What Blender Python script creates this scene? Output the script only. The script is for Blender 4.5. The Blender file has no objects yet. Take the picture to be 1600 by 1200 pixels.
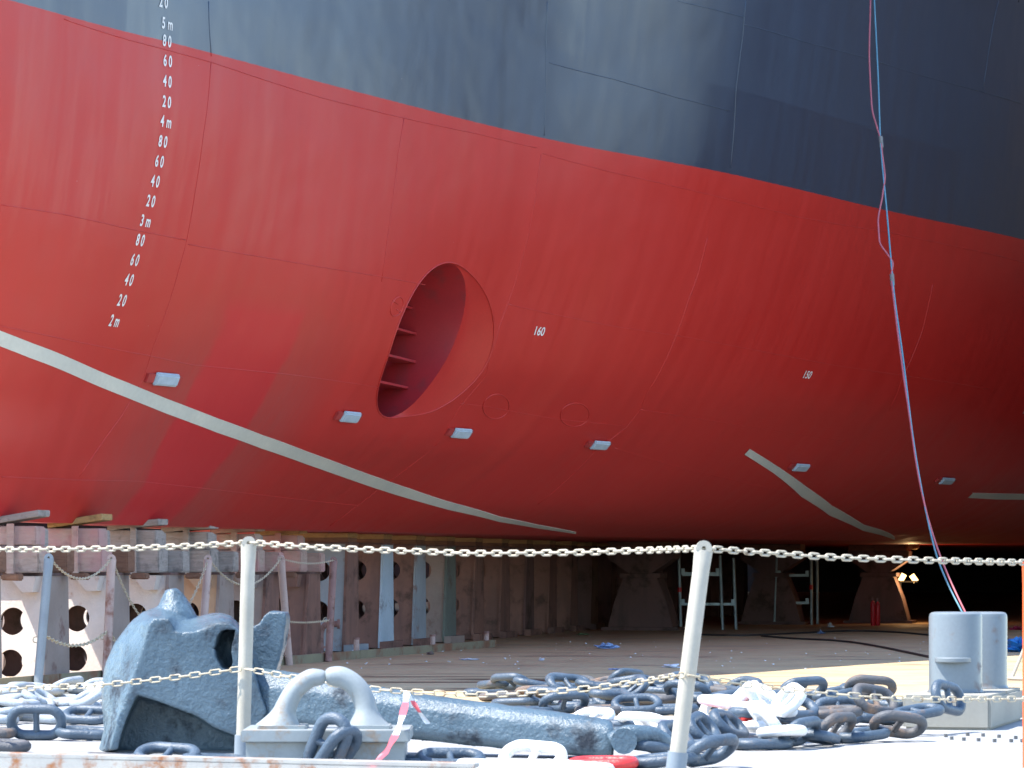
import bpy, bmesh, math, random
import numpy as np
from mathutils import Vector, Matrix, noise as mnoise

random.seed(7)
SC = bpy.context.scene
COL = SC.collection

# ------------------------------------------------------------------ camera, sky, sun, exposure
cam = bpy.data.cameras.new('camera'); camo = bpy.data.objects.new('camera', cam); COL.objects.link(camo)
cam.sensor_width = 36.0; cam.lens = 36.0 * 5000 / 1600
cam.shift_y = (887 - 600) / 1600.0
camo.location = (0, 0, 1.10); camo.rotation_euler = (math.radians(90), 0, 0)
cam.clip_start = .5; cam.clip_end = 3000
cam.dof.use_dof = True; cam.dof.focus_distance = 38; cam.dof.aperture_fstop = 10
SC.camera = camo

SUN_EL = math.radians(62); SH = Vector((-.975, -.22, 0)).normalized()
SUN = Vector((SH.x * math.cos(SUN_EL), SH.y * math.cos(SUN_EL), math.sin(SUN_EL)))
w = bpy.data.worlds.new('World'); SC.world = w; w.use_nodes = True
nt = w.node_tree; nt.nodes.clear()
sky = nt.nodes.new('ShaderNodeTexSky'); sky.sky_type = 'NISHITA'; sky.sun_disc = False
sky.sun_elevation = SUN_EL; sky.sun_rotation = math.atan2(SH.x, SH.y)
sky.air_density = 1.0; sky.dust_density = .2; sky.ozone_density = 2.2
bg = nt.nodes.new('ShaderNodeBackground'); bg.inputs[1].default_value = .14
out = nt.nodes.new('ShaderNodeOutputWorld')
nt.links.new(sky.outputs[0], bg.inputs[0]); nt.links.new(bg.outputs[0], out.inputs[0])
sl = bpy.data.lights.new('sun', 'SUN'); sl.energy = 3.0; sl.angle = math.radians(.53); sl.color = (1, .95, .87)
so = bpy.data.objects.new('sun', sl); COL.objects.link(so); so.location = (-20, -10, 40)
so.rotation_euler = SUN.to_track_quat('Z', 'Y').to_euler()
SC.view_settings.view_transform = 'Standard'; SC.view_settings.look = 'None'
SC.view_settings.gamma = 1; SC.view_settings.use_curve_mapping = False
SC.view_settings.exposure = 1.95

# ---- ship lines: half-breadth as a function of the distance along the keel and the height over the keel
F, HY, EYE = 5000.0, 887.0, 1.10
KEEL = 1.56
AX = math.atan(1150.0 / F)
D2 = np.array([math.sin(AX), math.cos(AX)])
N2 = np.array([math.cos(AX), -math.sin(AX)])
CL = -12.0
ZL = np.array([0, .18, .35, .7, 1.1, 1.5, 2.1, 2.9, 3.6, 4.2, 4.8, 6.5, 8.2, 8.7, 9.2])
DECK = 9.2
SEC = [
    (27.85, [.00, .01, .02, .04, .08, .16, .34, .56, .70, .77, .82, .90, .95, .98, 1.02]),
    (29.4, [.08, .16, .22, .34, .44, .58, .76, .98, 1.08, 1.14, 1.17, 1.26, 1.31, 1.35, 1.40]),
    (30.6, [.14, .26, .36, .48, .62, .77, 1.01, 1.26, 1.41, 1.49, 1.52, 1.58, 1.64, 1.69, 1.75]),
    (34.16, [.42, .62, .78, 1.08, 1.42, 1.68, 1.98, 2.22, 2.32, 2.38, 2.42, 2.49, 2.58, 2.64, 2.72]),
    (38.2, [.81, 1.05, 1.26, 1.72, 2.22, 2.50, 2.90, 3.15, 3.37, 3.50, 3.57, 3.66, 3.85, 4.0, 4.15]),
    (42.2, [1.7, 2.2, 2.55, 3.0, 3.43, 3.80, 4.25, 4.62, 4.85, 5.03, 5.22, 5.47, 5.75, 6.0, 6.25]),
    (47.46, [3.1, 3.8, 4.2, 4.75, 5.2, 5.55, 6.05, 6.42, 6.65, 6.80, 6.92, 7.1, 7.35, 7.55, 7.8]),
    (51.9, [4.6, 5.3, 5.7, 6.3, 6.8, 7.15, 7.6, 8.0, 8.22, 8.38, 8.5, 8.7, 8.82, 8.9, 9.0]),
    (58, [6.6, 7.5, 7.9, 8.5, 8.95, 9.2, 9.5, 9.65, 9.75, 9.8, 9.85, 9.9, 10, 10, 10]),
    (66, [8.4, 9.0, 9.3, 9.7, 9.9, 10, 10, 10, 10, 10, 10, 10, 10, 10, 10]),
    (128, [8.4, 9.0, 9.3, 9.7, 9.9, 10, 10, 10, 10, 10, 10, 10, 10, 10, 10]),
    (145.6, [8.0, 8.6, 9.0, 9.4, 9.6, 9.7, 9.8, 9.9, 10, 10, 10, 10, 10, 10, 10]),
]

def pchip(x, y, q):
    x = np.asarray(x, float); y = np.asarray(y, float); q = np.asarray(q, float)
    h = np.diff(x); dl = np.diff(y, axis=0) / h.reshape((-1,) + (1,) * (y.ndim - 1))
    m = np.zeros_like(y); m[0] = dl[0]; m[-1] = dl[-1]
    for i in range(1, len(x) - 1):
        w1 = 2 * h[i] + h[i - 1]; w2 = h[i] + 2 * h[i - 1]
        a, b = dl[i - 1], dl[i]
        ok = (a * b) > 0
        with np.errstate(divide='ignore', invalid='ignore'):
            m[i] = np.where(ok, (w1 + w2) / (w1 / np.where(ok, a, 1) + w2 / np.where(ok, b, 1)), 0)
    i = np.clip(np.searchsorted(x, q) - 1, 0, len(x) - 2)
    t = (q - x[i]) / h[i]
    sh = t.shape + (1,) * (y.ndim - 1)
    t = t.reshape(sh); hh = h[i].reshape(sh)
    return ((2*t**3 - 3*t**2 + 1) * y[i] + (t**3 - 2*t**2 + t) * hh * m[i]
            + (-2*t**3 + 3*t**2) * y[i + 1] + (t**3 - t**2) * hh * m[i + 1])

def stem(z):
    return float(np.interp(z, [0, 1, 4.8, 9.2], [27.7, 27.2, 26.2, 25.2]))

ZG = np.concatenate([np.linspace(0, 1, 41)**1.5 * 1.5, np.linspace(1.5, 7, 56)[1:], np.linspace(7, 9.2, 12)[1:]])
XS = np.array([s[0] for s in SEC])
_zt = np.arange(0, 9.2001, .02)
_xt = np.concatenate([np.arange(27.9, 66, .1), np.arange(66, 145.61, 1.0)])
_T = pchip(XS, np.array([pchip(ZL, s[1], _zt) for s in SEC]), _xt)   # table [xi, z]

def hb(xi, z):
    z = min(max(z, 0.0), 9.2)
    zi = z / .02; k = min(int(zi), len(_zt) - 2); g = zi - k
    def col(i):
        return _T[i, k] * (1 - g) + _T[i, k + 1] * g
    if xi < 27.9:
        s = stem(z)
        if xi <= s: return 0.0
        t = (xi - s) / (27.9 - s)
        return col(0) * (t ** .75)
    i = min(max(int(np.searchsorted(_xt, xi)) - 1, 0), len(_xt) - 2)
    w = (xi - _xt[i]) / (_xt[i + 1] - _xt[i])
    return col(i) * (1 - w) + col(i + 1) * w

def pix2hull(u, y):
    t = (u - 800) / F
    def at(xi):
        n = xi * (t * D2[1] - D2[0]) / (N2[0] - t * N2[1])
        Z = xi * D2[1] + n * N2[1]
        return n - CL, (HY - y) / F * Z - (KEEL - EYE)
    xi = 25.0
    while xi < 70:
        b, z = at(xi)
        if z >= -.02 and hb(xi, z) >= b: break
        xi += .1
    lo, hi = xi - .1, xi
    for _ in range(18):
        m = (lo + hi) / 2; b, z = at(m)
        if z >= -.02 and hb(m, z) >= b: hi = m
        else: lo = m
    return hi, max(at(hi)[1], 0.0)

def hull_pt(xi, z, off=0.0):
    b = hb(xi, z)
    p = xi * D2 + (b + CL) * N2
    v = Vector((p[0], p[1], z + KEEL))
    if off: v += hull_n(xi, z) * off
    return v

def hull_n(xi, z):
    e = .05
    z1 = max(z - e, 0); z2 = z + e
    a = hull_pt(xi + e, z) - hull_pt(xi - e, z)
    c = hull_pt(xi, z2) - hull_pt(xi, z1)
    n = a.cross(c); n.normalize()
    if n.dot(Vector((N2[0], N2[1], 0))) < 0: n = -n
    return n

# ------------------------------------------------------------------ helpers
def PX(u, y, Z):
    """a point of the place, given where the sight line (u, y) meets the depth Z"""
    return Vector(((u - 800) * Z / F, Z, EYE + (HY - y) * Z / F))

def floor_at(u, y):
    Z = F * EYE / (y - HY)
    return Vector(((u - 800) * Z / F, Z, 0))

def ship(xi, b, z=0.0):
    p = xi * D2 + (b + CL) * N2
    return Vector((p[0], p[1], z))

class MB:
    def __init__(s): s.v = []; s.f = []; s.uv = []
    def add(s, vs, fs):
        o = len(s.v); s.v += [Vector(v) for v in vs]; s.f += [tuple(i + o for i in f) for f in fs]; return s
    def hexa(s, c):            # eight corners: four below, four above
        return s.add(c, [(3, 2, 1, 0), (4, 5, 6, 7), (0, 1, 5, 4), (1, 2, 6, 5), (2, 3, 7, 6), (3, 0, 4, 7)])
    def box(s, c, sx, sy, sz, rz=0.0, tilt=None, jit=0.0):
        M = Matrix.Rotation(rz, 3, 'Z')
        if tilt: M = M @ Matrix.Rotation(tilt, 3, 'Y')
        c = Vector(c); L = []
        for z in (-1, 1):
            for x, y in ((-1, -1), (1, -1), (1, 1), (-1, 1)):
                L.append(c + M @ Vector((x * sx / 2 + random.uniform(-jit, jit), y * sy / 2 + random.uniform(-jit, jit), z * sz / 2 + random.uniform(-jit, jit))))
        return s.hexa(L)
    def tube(s, path, r, n=8, closed=False, cap=True, flat=1.0, up=None):
        path = [Vector(p) for p in path]; m = len(path)
        R = r if isinstance(r, (list, tuple)) else [r] * m
        ref = None; vs = []; fs = []
        for i, p in enumerate(path):
            if closed: t = path[(i + 1) % m] - path[i - 1]
            else: t = path[min(i + 1, m - 1)] - path[max(i - 1, 0)]
            t.normalize()
            if up is not None: a = Vector(up) - t * t.dot(Vector(up))
            elif ref is None:
                a = Vector((0, 0, 1)) if abs(t.z) < .9 else Vector((1, 0, 0)); a = a - t * t.dot(a)
            else: a = ref - t * t.dot(ref)
            a.normalize(); ref = a; b = t.cross(a)
            rr = R[i]; ra, rb = rr if isinstance(rr, tuple) else (rr, rr * flat)
            for k in range(n):
                q = 2 * math.pi * k / n
                vs.append(p + a * (math.cos(q) * ra) + b * (math.sin(q) * rb))
        for i in range(m if closed else m - 1):
            j = (i + 1) % m
            for k in range(n):
                l = (k + 1) % n
                fs.append((i * n + k, i * n + l, j * n + l, j * n + k))
        if cap and not closed:
            fs.append(tuple(range(n))[::-1]); fs.append(tuple((m - 1) * n + k for k in range(n)))
        return s.add(vs, fs)
    def prism(s, poly, d):
        d = Vector(d); n = len(poly); P = [Vector(p) for p in poly]
        return s.add(P + [p + d for p in P], [tuple(range(n))[::-1], tuple(range(n, 2 * n))] + [(i, (i + 1) % n, n + (i + 1) % n, n + i) for i in range(n)])
    def lathe(s, c, prof, n=24):
        c = Vector(c); vs = []; fs = []
        for r, z in prof:
            for k in range(n):
                q = 2 * math.pi * k / n; vs.append(c + Vector((r * math.cos(q), r * math.sin(q), z)))
        m = len(prof)
        for i in range(m - 1):
            for k in range(n):
                l = (k + 1) % n; fs.append((i * n + k, i * n + l, (i + 1) * n + l, (i + 1) * n + k))
        fs.append(tuple(range(n))[::-1]); fs.append(tuple((m - 1) * n + k for k in range(n)))
        return s.add(vs, fs)
    def mesh(s, name, mat, base=Vector(), smooth=None, bevel=0):
        me = bpy.data.meshes.new(name)
        me.from_pydata([tuple(v - base) for v in s.v], [], s.f)
        bm = bmesh.new(); bm.from_mesh(me)
        bmesh.ops.recalc_face_normals(bm, faces=bm.faces)
        if bevel:
            ed = [e for e in bm.edges if len(e.link_faces) == 2 and e.calc_face_angle(0) > .6]
            bmesh.ops.bevel(bm, geom=ed, offset=bevel, segments=2, affect='EDGES', clamp_overlap=True)
        if smooth is not None:
            for f in bm.faces: f.smooth = True
            if smooth < 3:
                for e in bm.edges:
                    if len(e.link_faces) != 2 or e.calc_face_angle(0) > smooth: e.smooth = False
        bm.to_mesh(me); bm.free()
        if mat: me.materials.append(mat)
        return me

BASE = {}
def thing(name, label, cat, loc=(0, 0, 0), group=None, kind=None):
    o = bpy.data.objects.new(name, None); COL.objects.link(o); o.location = loc
    o.empty_display_size = .2
    if label: o['label'] = label
    if cat: o['category'] = cat
    if group: o['group'] = group
    if kind: o['kind'] = kind
    BASE[o] = Vector(loc); return o
def part(name, mb, mat, parent, smooth=None, label=None, bevel=0):
    b = BASE[parent]
    me = mb if isinstance(mb, bpy.types.Mesh) else mb.mesh(name, mat, b, smooth, bevel)
    o = bpy.data.objects.new(name, me); COL.objects.link(o); o.parent = parent; BASE[o] = b
    if label: o['label'] = label
    return o
def single(name, mb, mat, label, cat, base, group=None, kind=None, smooth=None, bevel=0):
    base = Vector(base)
    o = bpy.data.objects.new(name, mb.mesh(name, mat, base, smooth, bevel)); COL.objects.link(o); o.location = base
    if label: o['label'] = label
    if cat: o['category'] = cat
    if group: o['group'] = group
    if kind: o['kind'] = kind
    BASE[o] = base; return o
def inst(name, me, parent, M):
    o = bpy.data.objects.new(name, me); COL.objects.link(o); o.parent = parent; o.matrix_local = M; return o
def evaluated(o):
    dg = bpy.context.evaluated_depsgraph_get(); dg.update()
    return bpy.data.meshes.new_from_object(o.evaluated_get(dg))

# ------------------------------------------------------------------ materials
class NG:
    def __init__(s, name):
        s.m = bpy.data.materials.new(name); s.m.use_nodes = True; s.t = s.m.node_tree; s.t.nodes.clear()
        s.o = s.n('OutputMaterial'); s.b = s.n('BsdfPrincipled'); s.l(s.b.outputs[0], s.o.inputs[0])
    def n(s, k, **kw):
        x = s.t.nodes.new('ShaderNode' + k)
        for a, v in kw.items(): setattr(x, a, v)
        return x
    def l(s, a, b): s.t.links.new(a, b)
    def val(s, x, inp):
        if hasattr(x, 'is_output'): s.l(x, inp)
        else: inp.default_value = x
    def math(s, op, a, b=0.0, c=0.0, clamp=False):
        x = s.n('Math', operation=op); x.use_clamp = clamp
        for i, q in enumerate((a, b, c)): s.val(q, x.inputs[i])
        return x.outputs[0]
    def mix(s, f, a, b, mode='MIX'):
        x = s.n('Mix', data_type='RGBA', blend_type=mode)
        s.val(f, x.inputs[0])
        for q, i in ((a, 6), (b, 7)):
            if isinstance(q, tuple): x.inputs[i].default_value = (*q[:3], 1)
            else: s.l(q, x.inputs[i])
        return x.outputs[2]
    def pos(s): return s.n('NewGeometry').outputs['Position']
    def obj(s): return s.n('TexCoord').outputs['Object']
    def mapv(s, v, sc=(1, 1, 1), loc=(0, 0, 0), rot=(0, 0, 0)):
        x = s.n('Mapping'); s.l(v, x.inputs[0]); x.inputs['Scale'].default_value = sc; x.inputs['Location'].default_value = loc; x.inputs['Rotation'].default_value = rot
        return x.outputs[0]
    def noise(s, v, scale, det=4, rough=.55, dist=0.0):
        x = s.n('TexNoise'); s.l(v, x.inputs['Vector']); x.inputs['Scale'].default_value = scale
        x.inputs['Detail'].default_value = det; x.inputs['Roughness'].default_value = rough; x.inputs['Distortion'].default_value = dist
        return x.outputs['Fac']
    def rng(s, v, a, b, c=0.0, d=1.0):
        x = s.n('MapRange'); x.clamp = True; s.val(v, x.inputs[0])
        for i, q in enumerate((a, b, c, d)): x.inputs[i + 1].default_value = q
        return x.outputs[0]
    def bump(s, h, dist, strength=1.0):
        x = s.n('Bump'); s.l(h, x.inputs['Height']); x.inputs['Distance'].default_value = dist; x.inputs['Strength'].default_value = strength
        s.l(x.outputs[0], s.b.inputs['Normal'])
    def set(s, **k):
        for a, v in k.items(): s.val(v if not isinstance(v, tuple) else (*v[:3], 1), s.b.inputs[a])
        return s.m

def surf(name, c1, c2, scale=3.0, st=(1, 1, 1), rough=.6, bump=.0, bs=40, rust=None, ramt=.45, rsc=2.0, metal=0.0, spec=.5, grime=None):
    g = NG(name); p = g.mapv(g.pos(), st)
    c = g.mix(g.rng(g.noise(p, scale, 6), .32, .68), c1, c2)
    fine = g.noise(g.pos(), scale * 14, 3)
    c = g.mix(g.rng(fine, .3, .75, 0, .25), c, tuple(x * .6 for x in c1))
    if grime:
        c = g.mix(g.rng(g.noise(g.mapv(g.pos(), (1, 1, .18)), 5, 5), .5, .72, 0, .7), c, grime)
    r = rough
    if rust:
        m = g.rng(g.noise(g.pos(), rsc, 8, .65), 1 - ramt - .06, 1 - ramt + .06)
        c = g.mix(m, c, g.mix(g.noise(g.pos(), rsc * 9, 4), rust, tuple(x * .45 for x in rust)))
        r = g.rng(m, 0, 1, rough, .9)
    if bump: g.bump(g.noise(g.pos(), bs, 5, .6), bump)
    g.set(**{'Base Color': c, 'Roughness': r, 'Metallic': metal, 'Specular IOR Level': spec})
    return g.m

def hull_material(lightened=False):
    g = NG('hull_weld_paint' if lightened else 'hull_paint')
    xi = g.n('Attribute', attribute_name='xi').outputs['Fac']; zz = g.n('Attribute', attribute_name='zz').outputs['Fac']
    v = g.n('CombineXYZ'); g.l(xi, v.inputs[0]); g.l(zz, v.inputs[1]); v = v.outputs[0]
    streak = g.noise(g.mapv(v, (2.2, .22, 1)), 1.6, 6, .6)
    cloud = g.noise(v, .55, 5, .6); fine = g.noise(g.mapv(v, (9, 1.2, 1)), 2.5, 4, .6)
    red = g.mix(g.rng(streak, .3, .7), (.43, .013, .009), (.47, .017, .012))
    red = g.mix(g.rng(cloud, .4, .7, 0, .5), red, (.41, .011, .009))
    # a roller-wide band of fresh paint under the bow, with dulled paint either side of it
    wob = g.math('MULTIPLY', g.math('SUBTRACT', g.noise(g.mapv(v, (1, 1, 1)), 1.5, 3), .5), .35)
    xw = g.math('ADD', g.math('ADD', xi, wob), g.math('MULTIPLY', zz, -.06))
    def band(a, b, e, top, te=.15):
        m = g.math('MULTIPLY', g.rng(xw, a - e, a + e), g.rng(xw, b - e, b + e, 1, 0))
        return g.math('MULTIPLY', m, g.rng(zz, top - te, top + te, 1, 0))
    dull = g.math('MULTIPLY', band(31.2, 34.5, .5, 2.0, .6), g.rng(fine, .2, .6, .35, .9))
    red = g.mix(dull, red, (.36, .038, .032))
    red = g.mix(g.math('MULTIPLY', band(32.1, 33.55, .05, 2.35, .10), .75), red, (.49, .006, .014))
    red = g.mix(g.math('MULTIPLY', band(39.6, 40.15, .1, 3.9, .7), .5), red, (.45, .021, .013))
    # plate by plate the topside coat takes the light a little differently
    bk = g.n('TexBrick'); g.l(g.mapv(v, (1, 1, 1), (0, .35, 0)), bk.inputs[0])
    bk.offset = .37; bk.inputs['Scale'].default_value = 1.0; bk.inputs['Brick Width'].default_value = 3.9; bk.inputs['Row Height'].default_value = 1.25
    bk.inputs['Mortar Size'].default_value = 0; bk.inputs['Color1'].default_value = (0, 0, 0, 1); bk.inputs['Color2'].default_value = (1, 1, 1, 1)
    blk = g.mix(g.rng(streak, .3, .75), (.004, .018, .046), (.008, .030, .072))
    blk = g.mix(g.math('MULTIPLY', bk.outputs[0], .45), blk, (.016, .042, .088))
    blk = g.mix(g.rng(fine, .58, .85, 0, .5), blk, (.03, .055, .085))
    edge = g.math('ADD', zz, g.math('MULTIPLY', g.math('SUBTRACT', g.noise(v, 9, 2), .5), .012))
    top = g.rng(edge, 4.795, 4.805)
    c = g.mix(top, red, blk)
    spk = g.rng(g.noise(g.mapv(v, (3, 7, 1)), 7, 2, .4), .80, .82)
    c = g.mix(g.math('MULTIPLY', spk, .6), c, (.5, .38, .35))
    if lightened: c = g.mix(.06, c, g.mix(top, (.62, .16, .15), (.16, .24, .33)))  # beads share the hull paint; a highlight is mixed into their colour
    r = g.math('ADD', g.rng(streak, .3, .7, .40, .52), g.math('MULTIPLY', top, g.math('ADD', g.math('MULTIPLY', bk.outputs[0], .14), -.15)))
    dents = g.math('ADD', g.noise(v, .9, 2), g.math('MULTIPLY', g.noise(v, 22, 3), .02))
    g.bump(dents, .05, .55)
    return g.set(**{'Base Color': c, 'Roughness': r, 'Specular IOR Level': g.rng(top, 0, 1, .62, .95), 'Coat Weight': g.math('MULTIPLY', top, .35), 'Coat Roughness': .40})

def floor_material():
    g = NG('dock_floor'); p = g.pos()
    sp = g.n('SeparateXYZ'); g.l(p, sp.inputs[0]); X, Y = sp.outputs[0], sp.outputs[1]
    big = g.noise(p, .35, 6, .6); mid = g.noise(p, 1.7, 6, .65); fine = g.noise(p, 18, 4)
    conc = g.mix(g.rng(big, .35, .65), (.53, .40, .225), (.44, .34, .205))
    conc = g.mix(g.rng(mid, .45, .7, 0, .7), conc, (.42, .28, .15))
    st = g.noise(g.mapv(p, (.55, 1.1, 1), rot=(0, 0, .25)), 1.0, 8, .68, .6)
    conc = g.mix(g.rng(st, .54, .66, 0, .85), conc, (.22, .17, .115))
    conc = g.mix(g.rng(fine, .55, .75, 0, .35), conc, (.12, .11, .10))
    # ruts with rusty water marks in front of the bow
    ru = g.noise(g.mapv(p, (.16, 1.35, 1), rot=(0, 0, -.03)), 1.3, 5, .5, .2)
    zone = g.math('MULTIPLY', g.rng(X, -2.2, -1.2), g.rng(X, 2.0, 3.6, 1, 0))
    zone = g.math('MULTIPLY', zone, g.math('MULTIPLY', g.rng(Y, 28.0, 29), g.rng(Y, 31.5, 33.5, 1, 0)))
    conc = g.mix(g.math('MULTIPLY', zone, g.rng(ru, .52, .555)), conc, (.085, .045, .02))
    steel = g.mix(g.rng(mid, .35, .65), (.27, .275, .28), (.33, .33, .325))
    steel = g.mix(g.rng(g.noise(p, 5, 7, .7), .58, .66, 0, .6), steel, (.25, .17, .12))
    c = g.mix(g.rng(g.math('ADD', Y, g.math('MULTIPLY', mid, 1.2)), 23.5, 25.5, 1, 0), conc, steel)
    g.bump(g.math('ADD', g.math('MULTIPLY', st, 1.0), g.math('MULTIPLY', g.noise(p, 30, 6, .7), .35)), .03, .6)
    return g.set(**{'Base Color': c, 'Roughness': g.rng(st, .4, .65, .85, .5), 'Specular IOR Level': .35})

def wood(name, c1, c2, over=None):
    g = NG(name); p = g.mapv(g.pos(), (1, 1, 7), rot=(0, 0, -AX))
    gr = g.noise(g.mapv(p, (1.2, 1.2, 1)), 5, 6, .7, .5)
    c = g.mix(g.rng(gr, .3, .7), c1, c2)
    c = g.mix(g.rng(g.noise(g.pos(), 9, 5), .55, .72, 0, .7), c, tuple(x * .35 for x in c1))
    if over: c = g.mix(g.rng(g.noise(g.pos(), 2.2, 5, .6), .4, .62, 0, .85), c, over)
    g.bump(gr, .012, .7)
    return g.set(**{'Base Color': c, 'Roughness': .88, 'Specular IOR Level': .2})

M = {}
M['hull'] = hull_material(); M['weld'] = hull_material(True)
M['floor'] = floor_material()
M['white_paint'] = surf('white_marking', (.78, .78, .76), (.66, .67, .66), 8, rough=.6)
M['strip'] = surf('bare_primer_strip', (.60, .60, .52), (.50, .52, .47), 1.4, rough=.55)
M['anode'] = surf('zinc_anode', (.42, .52, .60), (.34, .43, .50), 14, rough=.55, metal=.0)
M['redsteel'] = surf('red_steel', (.40, .04, .035), (.33, .03, .03), 6, rough=.5)
M['fairing'] = surf('fairing_paint', (.46, .015, .013), (.42, .012, .011), 2.5, rough=.42)
M['tunnel'] = surf('tunnel_paint', (.42, .026, .034), (.36, .024, .032), 2.5, rough=.4, grime=(.20, .04, .045))
M['block_pale'] = surf('pale_primer_steel', (.62, .55, .50), (.52, .42, .37), 1.3, rough=.75, rust=(.42, .20, .12), ramt=.34, rsc=3, bump=.004)
M['block_orange'] = surf('orange_primer_steel', (.52, .33, .20), (.42, .25, .16), 1.3, rough=.75, rust=(.30, .13, .08), ramt=.3, rsc=3)
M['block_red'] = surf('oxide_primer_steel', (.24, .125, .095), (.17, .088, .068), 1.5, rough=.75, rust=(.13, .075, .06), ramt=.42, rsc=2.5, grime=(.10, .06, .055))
M['block_dark'] = surf('dull_oxide_shade_steel', (.16, .085, .075), (.11, .065, .06), 1.5, rough=.8, rust=(.085, .05, .04), ramt=.42, rsc=2.5, grime=(.05, .04, .038))
M['block_grey'] = surf('grey_painted_steel', (.30, .34, .37), (.22, .25, .28), 1.6, rough=.7, rust=(.26, .13, .09), ramt=.36, rsc=2.6)
M['block_blue'] = surf('pale_blue_painted_steel', (.42, .52, .60), (.34, .43, .50), 1.6, rough=.7, rust=(.20, .16, .14), ramt=.38, rsc=2.2)
M['block_green'] = surf('green_grey_steel', (.15, .18, .155), (.11, .13, .12), 1.6, rough=.75, rust=(.14, .08, .06), ramt=.36, rsc=2.6)
M['side_grey'] = surf('dusty_grey_steel', (.32, .255, .225), (.25, .195, .17), 2.2, rough=.75, rust=(.24, .14, .12), ramt=.35, rsc=3)
M['wood_pink'] = wood('oversprayed_timber', (.48, .37, .31), (.35, .26, .215), (.47, .25, .24))
M['wood_grey'] = wood('weathered_timber', (.40, .355, .33), (.26, .225, .20))
M['wood_brown'] = wood('brown_timber', (.25, .13, .085), (.15, .08, .055))
M['wood_tan'] = wood('fresh_timber', (.46, .31, .14), (.34, .20, .09), None)
M['kerb'] = surf('olive_rusty_coaming', (.21, .19, .12), (.15, .12, .085), 2, rough=.8, rust=(.24, .11, .06), ramt=.45, rsc=2)
M['cream'] = surf('cream_post_paint', (.46, .42, .345), (.37, .335, .27), 5, rough=.55, rust=(.35, .20, .13), ramt=.24, rsc=5)
M['pinkpost'] = surf('pinkish_post_paint', (.46, .34, .30), (.38, .27, .24), 5, rough=.65, rust=(.32, .15, .11), ramt=.4, rsc=4)
M['sleeve'] = surf('grey_socket_paint', (.22, .26, .29), (.18, .21, .24), 5, rough=.55)
M['chain_cream'] = surf('cream_chain_paint', (.52, .46, .35), (.40, .34, .25), 30, rough=.55, rust=(.26, .16, .09), ramt=.33, rsc=14)
M['chain_rust'] = surf('rusty_small_chain', (.56, .49, .36), (.44, .36, .24), 30, rough=.65, rust=(.30, .18, .10), ramt=.36, rsc=10)
M['anchor'] = surf('blue_black_anchor_paint', (.050, .085, .115), (.100, .150, .185), 2.2, rough=.28, bump=.012, bs=34, rust=(.025, .035, .05), ramt=.40, rsc=3.5)
M['link_dark'] = surf('blue_black_chain_paint', (.034, .058, .088), (.075, .105, .14), 7, rough=.42, bump=.006, bs=50, rust=(.17, .13, .11), ramt=.32, rsc=5)
M['link_pale'] = surf('sunlit_chain_paint', (.24, .275, .31), (.34, .37, .39), 7, rough=.42, bump=.006, bs=50, rust=(.14, .12, .11), ramt=.36, rsc=5)  # sun glare painted in: a pale copy of the dark chain paint
M['link_rust'] = surf('rust_bled_chain_paint', (.06, .07, .085), (.10, .09, .085), 7, rough=.6, bump=.006, bs=50, rust=(.26, .17, .12), ramt=.42, rsc=5)
M['link_white'] = surf('white_chain_marking', (.80, .80, .79), (.70, .70, .69), 7, rough=.45, bump=.004, bs=50, rust=(.34, .27, .22), ramt=.33, rsc=7)
M['link_red'] = surf('red_chain_marking', (.62, .035, .03), (.52, .03, .03), 7, rough=.4, bump=.004, bs=50)
M['fairlead'] = surf('pale_grey_deck_paint', (.27, .30, .305), (.22, .245, .25), 4, rough=.5, rust=(.33, .25, .18), ramt=.38, rsc=6)
M['bollard'] = surf('grey_bollard_paint', (.165, .19, .205), (.135, .16, .175), 3, rough=.36, st=(1, 1, .3), rust=(.22, .16, .13), ramt=.36, rsc=4)
M['pedestal'] = surf('pale_grey_plinth', (.30, .29, .25), (.24, .23, .20), 2, rough=.75, rust=(.30, .22, .15), ramt=.3, rsc=3)
M['rail'] = surf('rusting_white_rail', (.40, .385, .35), (.30, .295, .28), 6, rough=.7, rust=(.36, .15, .06), ramt=.44, rsc=7)
M['hose_red'] = surf('red_air_hose', (.50, .13, .15), (.42, .11, .13), 10, rough=.45)
M['hose_blue'] = surf('blue_air_hose', (.13, .29, .37), (.10, .25, .32), 10, rough=.45)
M['hose_dark'] = surf('black_cable', (.02, .02, .022), (.035, .034, .032), 10, rough=.6)
M['wraptape'] = surf('grey_tape', (.20, .21, .22), (.15, .16, .17), 20, rough=.6)
M['lampstand'] = surf('dark_lamp_stand', (.03, .03, .03), (.02, .02, .02), 8)
M['galv'] = surf('galvanised_tube', (.30, .38, .40), (.22, .29, .31), 8, rough=.5, metal=.3)
M['signal_red'] = surf('signal_red_paint', (.60, .015, .025), (.48, .012, .02), 6, rough=.45)
M['orange'] = surf('orange_post_paint', (.85, .13, .02), (.75, .10, .02), 6, rough=.5)
M['tarp'] = surf('blue_tarpaulin', (.02, .16, .45), (.02, .22, .55), 9, rough=.4)
M['rag_blue'] = surf('pale_blue_rag', (.28, .40, .62), (.20, .30, .50), 20, rough=.85)
M['rag_white'] = surf('white_litter', (.70, .74, .78), (.55, .58, .62), 20, rough=.8)
M['rag_green'] = surf('green_rag', (.20, .34, .16), (.15, .26, .12), 20, rough=.85)
M['rag_brown'] = surf('brown_rag', (.18, .13, .12), (.12, .09, .085), 20, rough=.85)
M['pink_cloth'] = surf('magenta_cloth', (.45, .03, .10), (.35, .02, .08), 20, rough=.8)
M['ribbon'] = None
M['rustpipe'] = surf('pink_rust_pipe', (.30, .17, .15), (.22, .12, .11), 4, rough=.7, rust=(.2, .1, .07), ramt=.4, rsc=6)
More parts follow.
